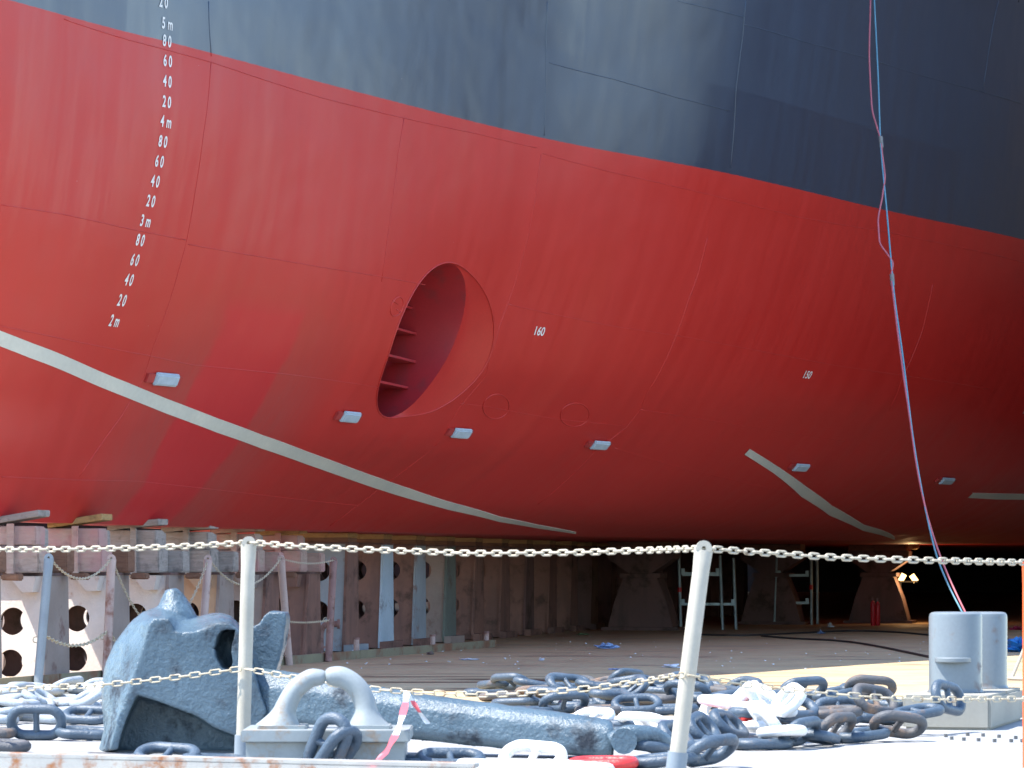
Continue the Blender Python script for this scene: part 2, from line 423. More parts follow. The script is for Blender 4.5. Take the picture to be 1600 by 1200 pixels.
g = NG('unseen_water'); g.bump(g.noise(g.mapv(g.pos(), (1, 2.2, 1)), .5, 5, .6), .25); M['water'] = g.set(**{'Base Color': (.012, .022, .024), 'Roughness': .08, 'Specular IOR Level': .5})
M['wall'] = surf('added_wall_steel', (.07, .06, .056), (.05, .042, .042), .4, rough=.8, rust=(.16, .10, .07), ramt=.4, rsc=.6)
M['bolt'] = surf('dull_bolt', (.12, .12, .12), (.08, .08, .08), 20, rough=.6)
g = NG('red_white_barrier_tape'); sv = g.n('SeparateXYZ'); g.l(g.pos(), sv.inputs[0])
M['ribbon'] = g.set(**{'Base Color': g.mix(g.rng(g.math('SINE', g.math('MULTIPLY', sv.outputs[2], 42.0)), .1, .3), (.78, .76, .74), (.66, .10, .12)), 'Roughness': .45})
g = NG('lamp_glow'); g.set(**{'Base Color': (1, .8, .5), 'Emission Color': (1, .58, .20), 'Emission Strength': .85}); M['glow'] = g.m

# ------------------------------------------------------------------ the dock floor, with walls and water added to shape the light
m = MB(); m.hexa([ship(x, b, z) for z in (-2.6, 0) for x, b in ((12.6, -17.4), (165, -17.4), (165, 16.5), (12.6, 16.5))])
single('dock_floor', m, M['floor'], None, None, (0, 0, 0), kind='structure')
m = MB(); m.add([(-900, -700, -1.6), (900, -700, -1.6), (900, 1300, -1.6), (-900, 1300, -1.6)], [(0, 1, 2, 3)])
single('unseen_water', m, M['water'], None, None, (0, 0, -1.6), kind='structure')  # water out of view, added to cut light bounced onto the hull
def wall_along(b, x0, x1, h, th, label):
    m = MB()
    a, c = ship(x0, b), ship(x1, b); n3 = Vector((N2[0], N2[1], 0)) * th
    m.hexa([a, c, c + n3, a + n3] + [q + Vector((0, 0, h)) for q in (a, c, c + n3, a + n3)])
    single('added_dock_wall', m, M['wall'], label, 'added wall', a, kind='structure')
wall_along(-15.6, 42, 152, 12, 2.0, 'unseen steel side wall added beyond the ship to keep the sun out')  # unseen wall, placed to stop sun reaching under the ship
wall_along(12.3, 45, 152, 13, 2.0, 'dark unseen side wall added on the near side to darken the hull')  # unseen wall, added and sized to darken the right of the hull
m = MB(); a, c = ship(144.1, -13.4), ship(144.1, 12.2); d3 = Vector((D2[0], D2[1], 0)) * 1.5
m.hexa([a, c, c + d3, a + d3] + [q + Vector((0, 0, 9)) for q in (a, c, c + d3, a + d3)])
single('added_end_wall', m, M['wall'], 'dark end wall added to close off the brightness under the hull', 'added wall', a, kind='structure')  # put in to keep the gap under the hull dark

# ------------------------------------------------------------------ the ship
ship_base = ship(45, 0, 0)
SHIP = thing('cargo_ship', 'ship hull with red bottom and black topsides resting on dock blocks', 'ship', ship_base)

def hull_attr(me, data):
    for nm, i in (('xi', 0), ('zz', 1)):
        a = me.attributes.new(nm, 'FLOAT', 'POINT')
        a.data.foreach_set('value', np.array([d[i] for d in data], dtype=np.float32))

TX, TZ, TR = 36.65, 2.23, .905
def fair_r(q):
    q = (q + math.pi) % (2 * math.pi) - math.pi
    return TR + .70 * math.exp(-((q + .18) / (.80 if q > -.18 else .62)) ** 2)
def build_hull():
    xs = np.concatenate([np.arange(29.4, 56, .2), np.arange(56, 66, .5), np.arange(66, 145.7, 2.0)])
    fore = np.linspace(0, 1, 13)[:-1]
    V = []; A = []; idx = {}
    nz = len(ZG); nx = len(fore) + len(xs)
    def xi_at(i, z):
        if i < len(fore): s = stem(z); return s + (29.4 - s) * fore[i]
        return float(xs[i - len(fore)])
    for side in (1, -1):
        for i in range(nx):
            for k, z in enumerate(ZG):
                z = float(z); x = xi_at(i, z)
                b = hb(x, z)
                idx[side, i, k] = len(V)
                V.append(ship(x, b * side, z + KEEL)); A.append((x, z))
    # the patch round the bow thruster opening
    i0 = len(fore) + int(np.searchsorted(xs, TX - 1.35)); i1 = len(fore) + int(np.searchsorted(xs, TX + 2.05))
    k0 = int(np.searchsorted(ZG, TZ - 1.25)); k1 = int(np.searchsorted(ZG, TZ + 1.25))
    Fc = []
    for side in (1, -1):
        for i in range(nx - 1):
            for k in range(nz - 1):
                if side == 1 and i0 <= i < i1 and k0 <= k < k1: continue
                q = (idx[side, i, k], idx[side, i + 1, k], idx[side, i + 1, k + 1], idx[side, i, k + 1])
                Fc.append(q if side == 1 else q[::-1])
    for i in range(nx - 1):
        Fc.append((idx[-1, i, 0], idx[-1, i + 1, 0], idx[1, i + 1, 0], idx[1, i, 0]))
        Fc.append((idx[1, i, nz - 1], idx[1, i + 1, nz - 1], idx[-1, i + 1, nz - 1], idx[-1, i, nz - 1]))
    for k in range(nz - 1):
        Fc.append((idx[1, nx - 1, k], idx[-1, nx - 1, k], idx[-1, nx - 1, k + 1], idx[1, nx - 1, k + 1]))
    loop = [(i, k0) for i in range(i0, i1)] + [(i1, k) for k in range(k0, k1)] + [(i, k1) for i in range(i1, i0, -1)] + [(i0, k) for k in range(k1, k0, -1)]
    lv = [idx[1, i, k] for i, k in loop]
    ang = [math.atan2(A[v][1] - TZ, A[v][0] - TX) for v in lv]
    rings = [lv]
    NR = 6
    for r in range(1, NR + 1):
        t = (r / NR) ** .8; ring = []
        for v, q in zip(lv, ang):
            R = fair_r(q)
            x = A[v][0] * (1 - t) + (TX + R * math.cos(q)) * t; z = A[v][1] * (1 - t) + (TZ + R * math.sin(q)) * t
            ring.append(len(V)); V.append(ship(x, hb(x, z), z + KEEL)); A.append((x, z))
        rings.append(ring)
    n = len(lv)
    for a, b in zip(rings, rings[1:]):
        for j in range(n):
            l = (j + 1) % n; Fc.append((a[j], a[l], b[l], b[j]))
    me = bpy.data.meshes.new('hull'); me.from_pydata([tuple(v - ship_base) for v in V], [], Fc)
    hull_attr(me, A)
    bm = bmesh.new(); bm.from_mesh(me); bmesh.ops.remove_doubles(bm, verts=bm.verts, dist=.002)
    for f in bm.faces: f.smooth = True
    for e in bm.edges:
        if len(e.link_faces) == 2 and e.calc_face_angle(0) > .9: e.smooth = False
    bm.to_mesh(me); bm.free()
    me.materials.append(M['hull'])
    return me, sorted(ang)
hull_me, thr_ang = build_hull()
part('hull', hull_me, None, SHIP)

# thruster tunnel: fairing ring, barrel, and the grid bars across it
m = MB(); n = 72; rows = []
def tp(x, b, z): return ship(x, b, z + KEEL)
qs = [2 * math.pi * j / n for j in range(n)]
outer, lip, tun, deep = [], [], [], []
for q in qs:
    R = fair_r(q); x, z = TX + R * math.cos(q), TZ + R * math.sin(q); bo = hb(x, z) + .002
    x2, z2 = TX + TR * math.cos(q), TZ + TR * math.sin(q)
    dep = .02 + .20 * (R - TR)
    b2 = hb(x2, z2) - dep
    outer.append(tp(x, bo, z)); lip.append(tp(x + (x2 - x) * .5, bo + (b2 - bo) * .72 - .03 * (R - TR), z + (z2 - z) * .5)); tun.append(tp(x2, b2, z2)); deep.append(tp(x2, -2.2, z2))
def rim(rows, mb):
    return mb.add([p for r in rows for p in r], [(r * n + j, r * n + (j + 1) % n, (r + 1) * n + (j + 1) % n, (r + 1) * n + j) for r in range(len(rows) - 1) for j in range(n)])
part('thruster_fairing', rim([outer, lip, tun], MB()), M['fairing'], SHIP, smooth=.9)
rim([tun, deep], m)
TUN = part('thruster_tunnel', m, M['tunnel'], SHIP, smooth=.5)
for zz_, b_ in ((2.66, 2.16), (2.36, 2.18), (2.02, 2.18), (1.70, 2.12)):
    h = math.sqrt(max(TR**2 - (zz_ - TZ)**2, .01)) - .01
    c = [tp(TX - h, b_ - .26, zz_), tp(TX + h, b_ - .26, zz_ - .0), tp(TX + h, b_, zz_), tp(TX - h, b_, zz_)]
    part('grid_bar', MB().hexa(c + [q + Vector((0, 0, .028)) for q in c]), M['tunnel'], TUN)
# the ring bead round the fairing
def on_hull(pts): return [pix2hull(u, y) for u, y in pts]
def resample(P, step=.12):
    outp = []
    for (a, b), (c, d) in zip(P, P[1:]):
        k = max(1, int(math.hypot(c - a, d - b) / step))
        for i in range(k): outp.append((a + (c - a) * i / k, b + (d - b) * i / k))
    outp.append(P[-1]); return outp
def bead(P, r=.0048, closed=False, name='weld_seam'):
    m = MB(); P = resample(P)
    if closed: P = P[:-1]
    m.tube([hull_pt(x, z, r * .25) for x, z in P], r, 6, closed=closed)
    me = m.mesh(name, M['weld'], BASE[SHIP], 4)
    hull_attr(me, [p for p in P for _ in range(6)])
    return part(name, me, None, SHIP)
bead([(TX + fair_r(q) * math.cos(q), TZ + fair_r(q) * math.sin(q)) for q in qs] + [(TX + fair_r(0), TZ)], .009, True, 'weld_ring')
SEAMS = [
    [(100, 30), (200, 62), (330, 97), (420, 127), (500, 152), (620, 182), (750, 210), (838, 231)], [(848, 240), (960, 270), (1140, 312), (1250, 340), (1400, 365), (1600, 410)],
    [(2, 320), (100, 335), (200, 357), (290, 375)], [(294, 382), (400, 400), (500, 417), (600, 433), (664, 445)],
    [(793, 475), (860, 490), (960, 510), (1080, 528), (1300, 570), (1500, 600), (1545, 608)],
    [(2, 510), (100, 530), (230, 555), (300, 570), (450, 585), (560, 600), (590, 605)],
    [(718, 630), (760, 635), (870, 655), (980, 666)], [(1000, 640), (1100, 655), (1200, 672), (1320, 690)],
    [(2, 745), (120, 750), (215, 752), (290, 760), (420, 775), (560, 790)], [(960, 700), (1060, 730), (1130, 748), (1240, 770)],
    [(330, 95), (326, 150), (318, 210), (305, 300), (292, 375), (280, 420), (262, 480), (240, 540), (225, 590), (190, 650), (150, 705), (124, 745)],
    [(631, 185), (622, 240), (615, 300), (604, 380), (596, 440)],
    [(845, 242), (838, 290), (822, 380), (805, 440), (793, 475), (780, 510), (765, 560), (757, 590), (715, 640), (698, 670), (682, 695), (612, 750), (562, 787), (515, 822)],
    [(1105, 372), (1090, 430), (1075, 470), (1050, 540), (1010, 615), (1000, 640), (980, 666), (930, 705), (880, 755), (840, 788)],
    [(1457, 445), (1440, 520), (1410, 590), (1390, 640)],
    [(855, 2), (853, 90), (850, 212)], [(1165, 2), (1160, 60), (1150, 140), (1141, 262)],
    [(858, 98), (960, 124), (1060, 153), (1139, 173)], [(1060, 2), (1100, 11), (1163, 27)], [(1162, 38), (1260, 66), (1360, 92), (1530, 142)], [(1533, 143), (1600, 163)],
    [(1560, 2), (1548, 60), (1536, 140)], [(326, 2), (327, 40), (330, 88)],
]
for S in SEAMS: bead(on_hull(S))
def ring(u, y, ru, rv, tilt=.3, n=22):
    P = []
    for k in range(n + 1):
        q = 2 * math.pi * k / n; a, b = ru * math.cos(q), rv * math.sin(q)
        P.append((u + a + b * -tilt, y + b + a * .15))
    bead(on_hull(P), .007, True, 'weld_ring')
ring(620, 479, 9, 15); ring(775, 635, 20, 19, .25); ring(898, 648, 22, 18, .3)
for u, y in ((617, 472), (623, 486)): bead(on_hull([(u - 4, y - 3), (u + 4, y + 3)]), .006)

# bare pale strips
def strip(top, bot):
    Lt = resample(on_hull(top), .25); Lb = on_hull(bot)
    m = MB(); k = 24
    def samp(P, t):
        d = [0]
        for a, b in zip(P, P[1:]): d.append(d[-1] + math.hypot(b[0] - a[0], b[1] - a[1]))
        x = t * d[-1]; return (float(np.interp(x, d, [p[0] for p in P])), float(np.interp(x, d, [p[1] for p in P])))
    vs = []; fs = []
    for i in range(k + 1):
        a, b = samp(Lt, i / k), samp(Lb, i / k)
        for off in (-.002, .006):
            for j in range(4):
                t = j / 3; vs.append(hull_pt(a[0] + (b[0] - a[0]) * t, a[1] + (b[1] - a[1]) * t, off))
    for i in range(k):
        for j in range(3):
            o = i * 8 + 4 + j; fs.append((o, o + 8, o + 9, o + 1))
        for j in (0, 3):
            o = i * 8 + j; fs.append((o, o + 8, o + 12, o + 4))
    m.add(vs, fs)
    return part('bare_strip', m, M['strip'], SHIP, smooth=.5)
def seg(top, bot):     # each pasted length is a strip of its own
    for i in range(len(top) - 1): strip(top[i:i + 2], bot[i:i + 2])
xs_ = [-30, 50, 120, 200, 262, 340, 410, 480, 545, 600, 640, 700, 780, 840, 900]
def fair_curve(pts): return [(x, float(v)) for x, v in zip(xs_, pchip([p[0] for p in pts], [p[1] for p in pts], xs_))]
seg(fair_curve([(-30, 505), (100, 556), (262, 623.5), (480, 705.5), (640, 763), (780, 807), (900, 831)]), [(x - 4 * max(0, (700 - x) / 700), y) for x, y in fair_curve([(-30, 528), (100, 579), (262, 646), (480, 725), (640, 779), (780, 815), (900, 834)])])
seg([(1171, 701), (1217, 730), (1262, 762), (1300, 790), (1350, 820), (1398, 839)], [(1163, 710), (1207, 738), (1252, 776), (1296, 805), (1348, 829), (1398, 843)])
seg([(1520, 770), (1560, 771), (1610, 772)], [(1512, 777.5), (1556, 780), (1608, 780.5)])

# sacrificial anodes with their welded straps
def frame_at(xi, z):
    nrm = hull_n(xi, z); t = (hull_pt(xi + .05, z) - hull_pt(xi - .05, z)).normalized()
    v = nrm.cross(t).normalized()
    if v.z < 0: v = -v
    return hull_pt(xi, z), t, v, nrm
for u, y in [(257, 592), (545, 650), (719, 675.5), (936, 694), (1250, 729), (1478, 750)]:
    c, t, v, nr = frame_at(*pix2hull(u, y))
    L, Wd, H = .215, .078, .055
    def q(a, b, h): return c + t * a + v * b + nr * h
    A = part('anode', MB().hexa([q(-L, -Wd, .012), q(L, -Wd, .012), q(L, Wd, .012), q(-L, Wd, .012), q(-L * .93, -Wd * .72, H), q(L * .93, -Wd * .72, H), q(L * .93, Wd * .72, H), q(-L * .93, Wd * .72, H)]), M['anode'], SHIP, smooth=.6, bevel=.012)
    for s in (-1, 1):
        e = s * (L + .001); f = s * (L + (.14 if s < 0 else .07))
        a0, a1 = min(e, f), max(e, f)
        part('mounting_strap', MB().hexa([q(a0, -.05, -.01), q(a1, -.05, -.01), q(a1, .05, -.01), q(a0, .05, -.01), q(a0, -.05, .03), q(a1, -.05, .03), q(a1, .05, .03), q(a0, .05, .03)]), M['redsteel'], A, bevel=.006)

# painted draught marks and frame numbers
def text_mesh(body, size, sx, spacing, bold):
    cu = bpy.data.curves.new('t', 'FONT'); cu.body = body; cu.size = size; cu.align_x = 'CENTER'; cu.align_y = 'CENTER'
    cu.space_character = spacing; cu.offset = bold; cu.resolution_u = 4
    o = bpy.data.objects.new('t', cu); COL.objects.link(o); me = evaluated(o)
    bpy.data.objects.remove(o); bpy.data.curves.remove(cu)
    V = [(v.co.x * sx, v.co.y) for v in me.vertices]; Fa = [tuple(p.vertices) for p in me.polygons]
    return V, Fa
def paint_text(name, body, u, y, size, sx=.62, spacing=1.0, bold=.002):
    x0, z0 = pix2hull(u, y); V, Fa = text_mesh(body, size, sx, spacing, bold)
    m = MB(); m.add([hull_pt(x0 + a, z0 + b, .005) for a, b in V], Fa)
    me = m.mesh(name, M['white_paint'], BASE[SHIP], None)
    nv = hull_n(x0, z0)
    if len(me.polygons) and sum((p.normal.dot(nv) for p in me.polygons)) < 0: me.flip_normals()
    return part(name, me, None, SHIP)
for body, u, y in [('20', 255, 4), ('5 m', 261, 38), ('80', 260.5, 65), ('60', 261.5, 96), ('40', 261, 128), ('20', 260, 160), ('4 m', 259, 191), ('80', 254, 222), ('60', 248.5, 253),
                   ('40', 242, 284), ('20', 235, 315), ('3 m', 227, 346), ('80', 218.5, 376), ('60', 210, 407), ('40', 201, 438), ('20', 190, 470), ('2 m', 178.5, 502)]:
    paint_text('draft_mark', body, u, y, .158, .70, 1.55 if ' ' not in body else 1.08, .0042)
for body, u, y in [('160', 842, 518), ('150', 1261, 586), ('140', 1604, 642)]:
    paint_text('frame_number', body, u, y, .150, 1.10, 1.0, .0022)

# ------------------------------------------------------------------ keel blocks: steel trestles with lightening holes, timber on top
STEEL_T = 1.02
def holed_plate(outline, holes, th):
    cu = bpy.data.curves.new('p', 'CURVE'); cu.dimensions = '2D'; cu.fill_mode = 'BOTH'; cu.extrude = th / 2
    for P in [outline] + holes:
        sp = cu.splines.new('POLY'); sp.points.add(len(P) - 1); sp.use_cyclic_u = True
        for p, q in zip(sp.points, P): p.co = (q[0], q[1], 0, 1)
    o = bpy.data.objects.new('p', cu); COL.objects.link(o); me = evaluated(o)
    V = [v.co.copy() for v in me.vertices]; Fa = [tuple(p.vertices) for p in me.polygons]
    bpy.data.objects.remove(o); bpy.data.curves.remove(cu); bpy.data.meshes.remove(me)
    return V, Fa
HW = .55
def circ(x, y, r, n=28): return [(x + r * math.cos(2 * math.pi * k / n), y - r * math.sin(2 * math.pi * k / n)) for k in range(n)]
def bl(xi, b, z): return Vector((xi * D2[0] + b * N2[0], xi * D2[1] + b * N2[1], z))     # block-local: along keel, athwart, up
def face_plate(xt, xb, rows, H=STEEL_T):
    V, Fa = holed_plate([(-HW, .015), (HW, .015), (HW, H), (-HW, H)], [circ(s * .215, z, .135) for s in (-1, 1) for z in rows], .03)
    m = MB(); m.add([bl(xb + (xt - xb) * v.y / H + v.z, v.x, v.y) for v in V], Fa); return m
TALL_T = 1.41
def end_plate(s, xb, xt, xr, H=STEEL_T):
    b = s * HW; c = b + s * .035; m = MB()
    lo = [(xb - .05, .015), (xr + .04, .015), (xr, H), (xt - .03, H)]
    return m.prism([bl(x, b + s * .002, z) for x, z in lo], bl(0, s * .035, 0))
def barb(x0, x1, b0, b1, z0, z1, tilt=0.0, jit=.004):
    r = lambda: random.uniform(-jit, jit)
    c = []
    for z in (z0, z1):
        for x, b in ((x0, b0), (x1, b0), (x1, b1), (x0, b1)): c.append(bl(x + r(), b + r(), z + r() + tilt * (b - b0)))
    return MB().hexa(c)
ZERO = Vector((0, 0, 0))
PM = dict(front=face_plate(.0, -.16, (.165, .575)), tallfront=face_plate(.0, -.16, (.53, 1.06), TALL_T), rear=face_plate(.42, .50, (.165, .575)), tallrear=face_plate(.42, .50, (.53, 1.06), TALL_T),
          endp=end_plate(1, -.16, .0, .46), endm=end_plate(-1, -.16, .0, .46), tallendp=end_plate(1, -.16, .0, .46, TALL_T), tallendm=end_plate(-1, -.16, .0, .46, TALL_T),
          base=barb(-.24, .56, .588, .70, 0, .10, jit=0), top=barb(-.03, .47, -.60, .60, STEEL_T + .001, STEEL_T + .028, jit=0), talltop=barb(-.03, .47, -.60, .60, TALL_T + .001, TALL_T + .024, jit=0))
CACHE = {}
def pmesh(key, mat, bevel=0):
    k = (key, mat)
    if k not in CACHE: CACHE[k] = PM[key].mesh(key, M[mat], ZERO, None, bevel)
    return CACHE[k]
def raw(name, mb, mat, parent, bevel=0, label=None):
    me = mb if isinstance(mb, bpy.types.Mesh) else mb.mesh(name, M[mat], ZERO, None, bevel)
    o = bpy.data.objects.new(name, me); COL.objects.link(o); o.parent = parent; BASE[o] = ZERO
    if label: o['label'] = label
    return o
LAB = ['pale primer keel block at the left picture edge, timber cap tilted up to the right', 'second pale keel block from the left edge, tan softwood cap, beside the white chain post',
       'third keel block from the left, behind the raised anchor fluke, blue rag on its timber', 'orange primed keel block behind the anchor saddle, grey timber cap',
       'keel block behind the tall left chain post, pink timber end with a cracked top', 'reddish keel block right of the anchor with one hole pair and a tan cap',
       'keel block behind the gooseneck pipe, grey and orange paint on its face', 'keel block with the peeling pale blue end plate',
       'keel block with the slate blue end plate, just right of the peeling pale blue one', 'keel block with the green grey end plate', 'keel block next right of the green grey one', 'keel block with a magenta paint dab on its end plate']
FACE = ['block_pale', 'block_pale', 'block_pale', 'block_orange', 'side_grey', 'block_red', 'block_grey', 'block_red', 'block_red', 'side_grey', 'block_red', 'block_red']
ENDM = ['side_grey', 'side_grey', 'side_grey', 'side_grey', 'block_red', 'block_red', 'block_red', 'block_blue', 'block_grey', 'block_green', 'block_red', 'block_red']
G_KEEL = 'keel blocks in a row under the ship'
def timber(t, name, *a, mat, tilt=0.0, bevel=.012): return raw(name, barb(*a, tilt=tilt), mat, t, bevel)
for k in range(-1, 26):
    xi = 29.35 + 1.77 * k + .16
    loc = ship(xi, 0, 0)
    i = max(k, 0)
    if k < 0: lab = 'keel block cut off by the left picture edge'
    elif k < len(LAB): lab = LAB[k]
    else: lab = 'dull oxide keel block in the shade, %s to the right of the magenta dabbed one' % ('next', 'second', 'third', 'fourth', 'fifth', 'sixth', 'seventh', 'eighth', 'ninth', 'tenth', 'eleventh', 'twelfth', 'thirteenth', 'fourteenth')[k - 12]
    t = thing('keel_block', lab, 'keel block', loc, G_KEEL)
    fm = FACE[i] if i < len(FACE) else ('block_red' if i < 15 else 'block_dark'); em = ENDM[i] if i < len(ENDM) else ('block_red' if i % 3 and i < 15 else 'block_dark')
    ty = '' if k < 6 else 'tall'
    raw('front_plate', pmesh(ty + 'front', fm), None, t)
    raw('end_plate', pmesh(ty + 'endp', em), None, t)
    if k < 20:
        raw('rear_plate', pmesh(ty + 'rear', 'block_dark'), None, t); raw('end_plate', pmesh(ty + 'endm', em), None, t)  # rear plate coloured dark to paint in the shade behind the holes
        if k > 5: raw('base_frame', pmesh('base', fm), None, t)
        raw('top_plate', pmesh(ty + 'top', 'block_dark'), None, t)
    zc = KEEL
    if k < 6:
        w0 = 'wood_pink' if k in (-1, 0, 1, 4, 5) else 'wood_grey'; w1 = ['wood_grey', 'wood_tan', 'wood_grey', 'wood_grey', 'wood_pink', 'wood_tan', 'wood_pink'][max(k, 0)]
        z = STEEL_T + .03
        timber(t, 'timber', -.12, .20, -.9, .50, z, z + .26, mat=w0)
        timber(t, 'timber', .215, .44, -.9, .66, z, z + .235, mat='wood_brown' if k < 2 else w0)
        timber(t, 'timber', -.10, .17, -.9, .46, z + .265, z + .455, mat=w0)
        timber(t, 'timber', .19, .42, -.9, .40, z + .24, z + .44, mat='wood_grey')
        if k < 5:
            timber(t, 'chock', .26, .40, .67, .84, z - .07 + .0, z - .005, mat='wood_brown')
        z2 = z + .46
        timber(t, 'cap_plank', -.11, .22, -.10, .49, z2 - .004, z2 + .062, mat=w1, tilt=(.165, .15, .10, .07, .05, .04)[i], bevel=.006)
        raw('batten', barb(-.15, -.122, .18, .25, z - .02, z2 + .02, jit=.002), w0, t)
        raw('gusset', MB().prism([bl(-.2, .22, STEEL_T - .005), bl(-.2, .50, STEEL_T - .005), bl(-.2, .47, STEEL_T - .16), bl(-.2, .36, STEEL_T - .16)], bl(.19, 0, 0)), fm, t)
    else:
        z = TALL_T + .026
        timber(t, 'timber', -.02, .44, -.60, .58, z, z + .055, mat='wood_brown', bevel=.006)
        timber(t, 'cap_plank', -.03, .45, -.62, .585, z + .057, KEEL - .004, mat='wood_tan', bevel=.006)

# side blocks seen end on under the bilge: flared foot, narrow neck, wide timber head
def side_block(xi, b, lab, zt, mat='block_dark', wd=.58):
    t = thing('side_block', lab, 'side block', ship(xi, b, 0), 'side blocks under the bilge')
    foot = [(-wd, .06), (wd, .06), (wd * .80, .50), (wd * .52, .92), (-wd * .52, .92), (-wd * .80, .50)]
    raw('foot', MB().prism([bl(0, a, z) for a, z in foot], bl(.7, 0, 0)), mat, t, .01)
    raw('base_frame', MB().hexa([bl(x, a, z) for z in (0, .058) for x, a in ((-.1, -wd - .1), (.8, -wd - .1), (.8, wd + .1), (-.1, wd + .1))]), mat, t)
    raw('neck_plate', MB().hexa([bl(x, a, z) for z in (.922, 1.0) for x, a in ((-.02, -wd * .62), (.72, -wd * .62), (.72, wd * .62), (-.02, wd * .62))]), mat, t)
    head = [(-wd * .35, 1.002), (wd * .35, 1.002), (wd * 1.02, 1.26), (wd * 1.04, zt - .12), (-wd * 1.04, zt - .12), (-wd * 1.02, 1.26)]
    raw('head', MB().prism([bl(.01, a, z) for a, z in head], bl(.66, 0, 0)), mat, t, .01)
    raw('cap_plank', MB().hexa([bl(x, a, z) for z in (zt - .118, zt) for x, a in ((.0, -wd), (.68, -wd), (.68, wd), (.0, wd))]), 'wood_brown', t)
    return t
def side_at(u, y, lab, **k):
    p = floor_at(u, y); q = np.array([p.x, p.y]); xi, b = float(q @ D2), float(q @ N2) - CL
    return side_block(xi, b, lab, KEEL - .006 + max(0, 0), **k)
side_at(1000, 985, 'hourglass shaped side block left of the steel trestle, behind the leaning post')
side_at(1204, 976, 'hourglass shaped side block between the two steel trestles')
side_at(1372, 974, 'dark side block behind the pair of red cylinders')

# coaming along the blocks
ka, kb = ship(25.5, .93), ship(43.2, 1.84)
kd = (kb - ka).normalized(); kn = Vector((kd.y, -kd.x, 0))
kerb = thing('coaming', 'low olive and rust steel coaming running along the foot of the keel blocks', 'coaming', ka)
for i in range(6):
    a = ka + (kb - ka) * (i / 6 + .0006); b = ka + (kb - ka) * ((i + 1) / 6 - .0006)
    part('coaming_plate', MB().hexa([a, b, b - kn * .03, a - kn * .03] + [q + Vector((0, 0, .10)) for q in (a, b, b - kn * .03, a - kn * .03)]), M['kerb'], kerb)
def kerb_pt(u, y=None, z=0.0, off=.05):
    t = (u - 800) / F; a = ka + kn * off
    s = (t * a.y - a.x) / (kd.x - t * kd.y); p = a + kd * s
    if y is not None: p = Vector((t * p.y, p.y, EYE + (HY - y) * p.y / F))
    else: p.z = z
    return p
def chain_post(base, top, r, mat, lab, cat='chain post', group=None, eye=True, sleeve=None, name='chain_post', rh=None, lug=None):
    t = thing(name, lab, cat, base, group); base = Vector(base); top = Vector(top); ax = (top - base); L = ax.length; d = ax.normalized()
    P = []; R = []
    for f, a, b in ((0, 1, 1), (.55, 1, 1), (.80, 1, 1), (.875, 1.0, .95), (.93, 1.08, .66), (.965, 1.12, .56)):
        P.append(base + ax * f); R.append((r * a, r * b))
    up = Vector((1, 0, 0))
    m = MB().tube(P, R, 14, up=up)
    part('pipe', m, M[mat], t, smooth=.9)
    # flattened eye at the head: a flat ring
    c = base + ax * (.965) ; hz = L * .035; rr = r * .98
    side = Vector((1, 0, 0)); side = (side - d * side.dot(d)).normalized(); nrm = side.cross(d)
    n = 18; O = []; I = []
    for k in range(n):
        q = 2 * math.pi * k / n
        O.append(c + side * (rr * math.cos(q)) + d * (max(math.sin(q), -.2) * rr * 1.05 + rr * .1)); I.append(c + side * (rr * .27 * math.cos(q)) + d * (rr * .27 * math.sin(q) + rr * .18))
    th = r * .5; m = MB()
    vs = [p + nrm * (s * th) for s in (-1, 1) for p in O] + [p + nrm * (s * th) for s in (-1, 1) for p in I]
    fs = []
    for k in range(n):
        l = (k + 1) % n
        fs += [(k, l, 2 * n + l, 2 * n + k), (n + l, n + k, 3 * n + k, 3 * n + l), (k, n + k, n + l, l), (2 * n + k, 2 * n + l, 3 * n + l, 3 * n + k)]
    part('eye', m.add(vs, fs), M[mat], t, smooth=.7)
    if sleeve:
        part('sleeve', MB().tube([base, base + ax * sleeve], r * 1.22, 14), M['sleeve'], t, smooth=.9)
    if lug:
        c = base + ax * lug + side * (-r * 1.25); q = [c + side * (.028 * math.cos(a)) + d * (.028 * math.sin(a)) for a in [2 * math.pi * k / 14 for k in range(14)]]
        part('ring', MB().tube(q, .0055, 6, closed=True), M['chain_cream'], t, smooth=4)
    return c, t
G_MID = 'chain posts along the coaming'
MIDP = []
for (ub, ut, yt, mat, lab, lug) in [(59, 77, 866, 'sleeve', 'leaning chain post at the left, blue grey above and rusty at the foot', .35),
                         (166, 174.5, 867, 'pinkpost', 'pale pink chain post just left of the anchor', .35),
                         (313, 325.5, 868, 'pinkpost', 'chain post rising behind the anchor saddle', .4),
                         (452, 438.5, 868, 'pinkpost', 'pale chain post beside the upright anchor fluke', .36),
                         (513, 521.5, 871, 'rustpipe', 'thin dark pink chain post by the gooseneck pipe', .4)]:
    b = kerb_pt(ub); p = kerb_pt(ut, yt); chain_post(b, p, .043, mat, lab, group=G_MID, lug=lug); MIDP.append((b, p))
for u, y0, y1, lab in ((557, 997, 1024, 'short stub post near the white rag heap'), (676, 992, 1016, 'short pale stub post on the coaming, middle of three'), (760, 987, 1010, 'short rusty stub post at the far end of the coaming')):
    p = floor_at(u, y1 + 1); q = Vector((p.x, p.y, EYE + (HY - y0) * p.y / F))
    t = thing('stub_post', lab, 'stub post', p, 'stub posts on the coaming')
    part('socket', MB().tube([p, q], .036, 12), M['pinkpost'], t, smooth=.9); part('rim', MB().tube([q - Vector((0, 0, .02)), q + Vector((0, 0, .004))], .040, 12), M['rustpipe'], t, smooth=.9)
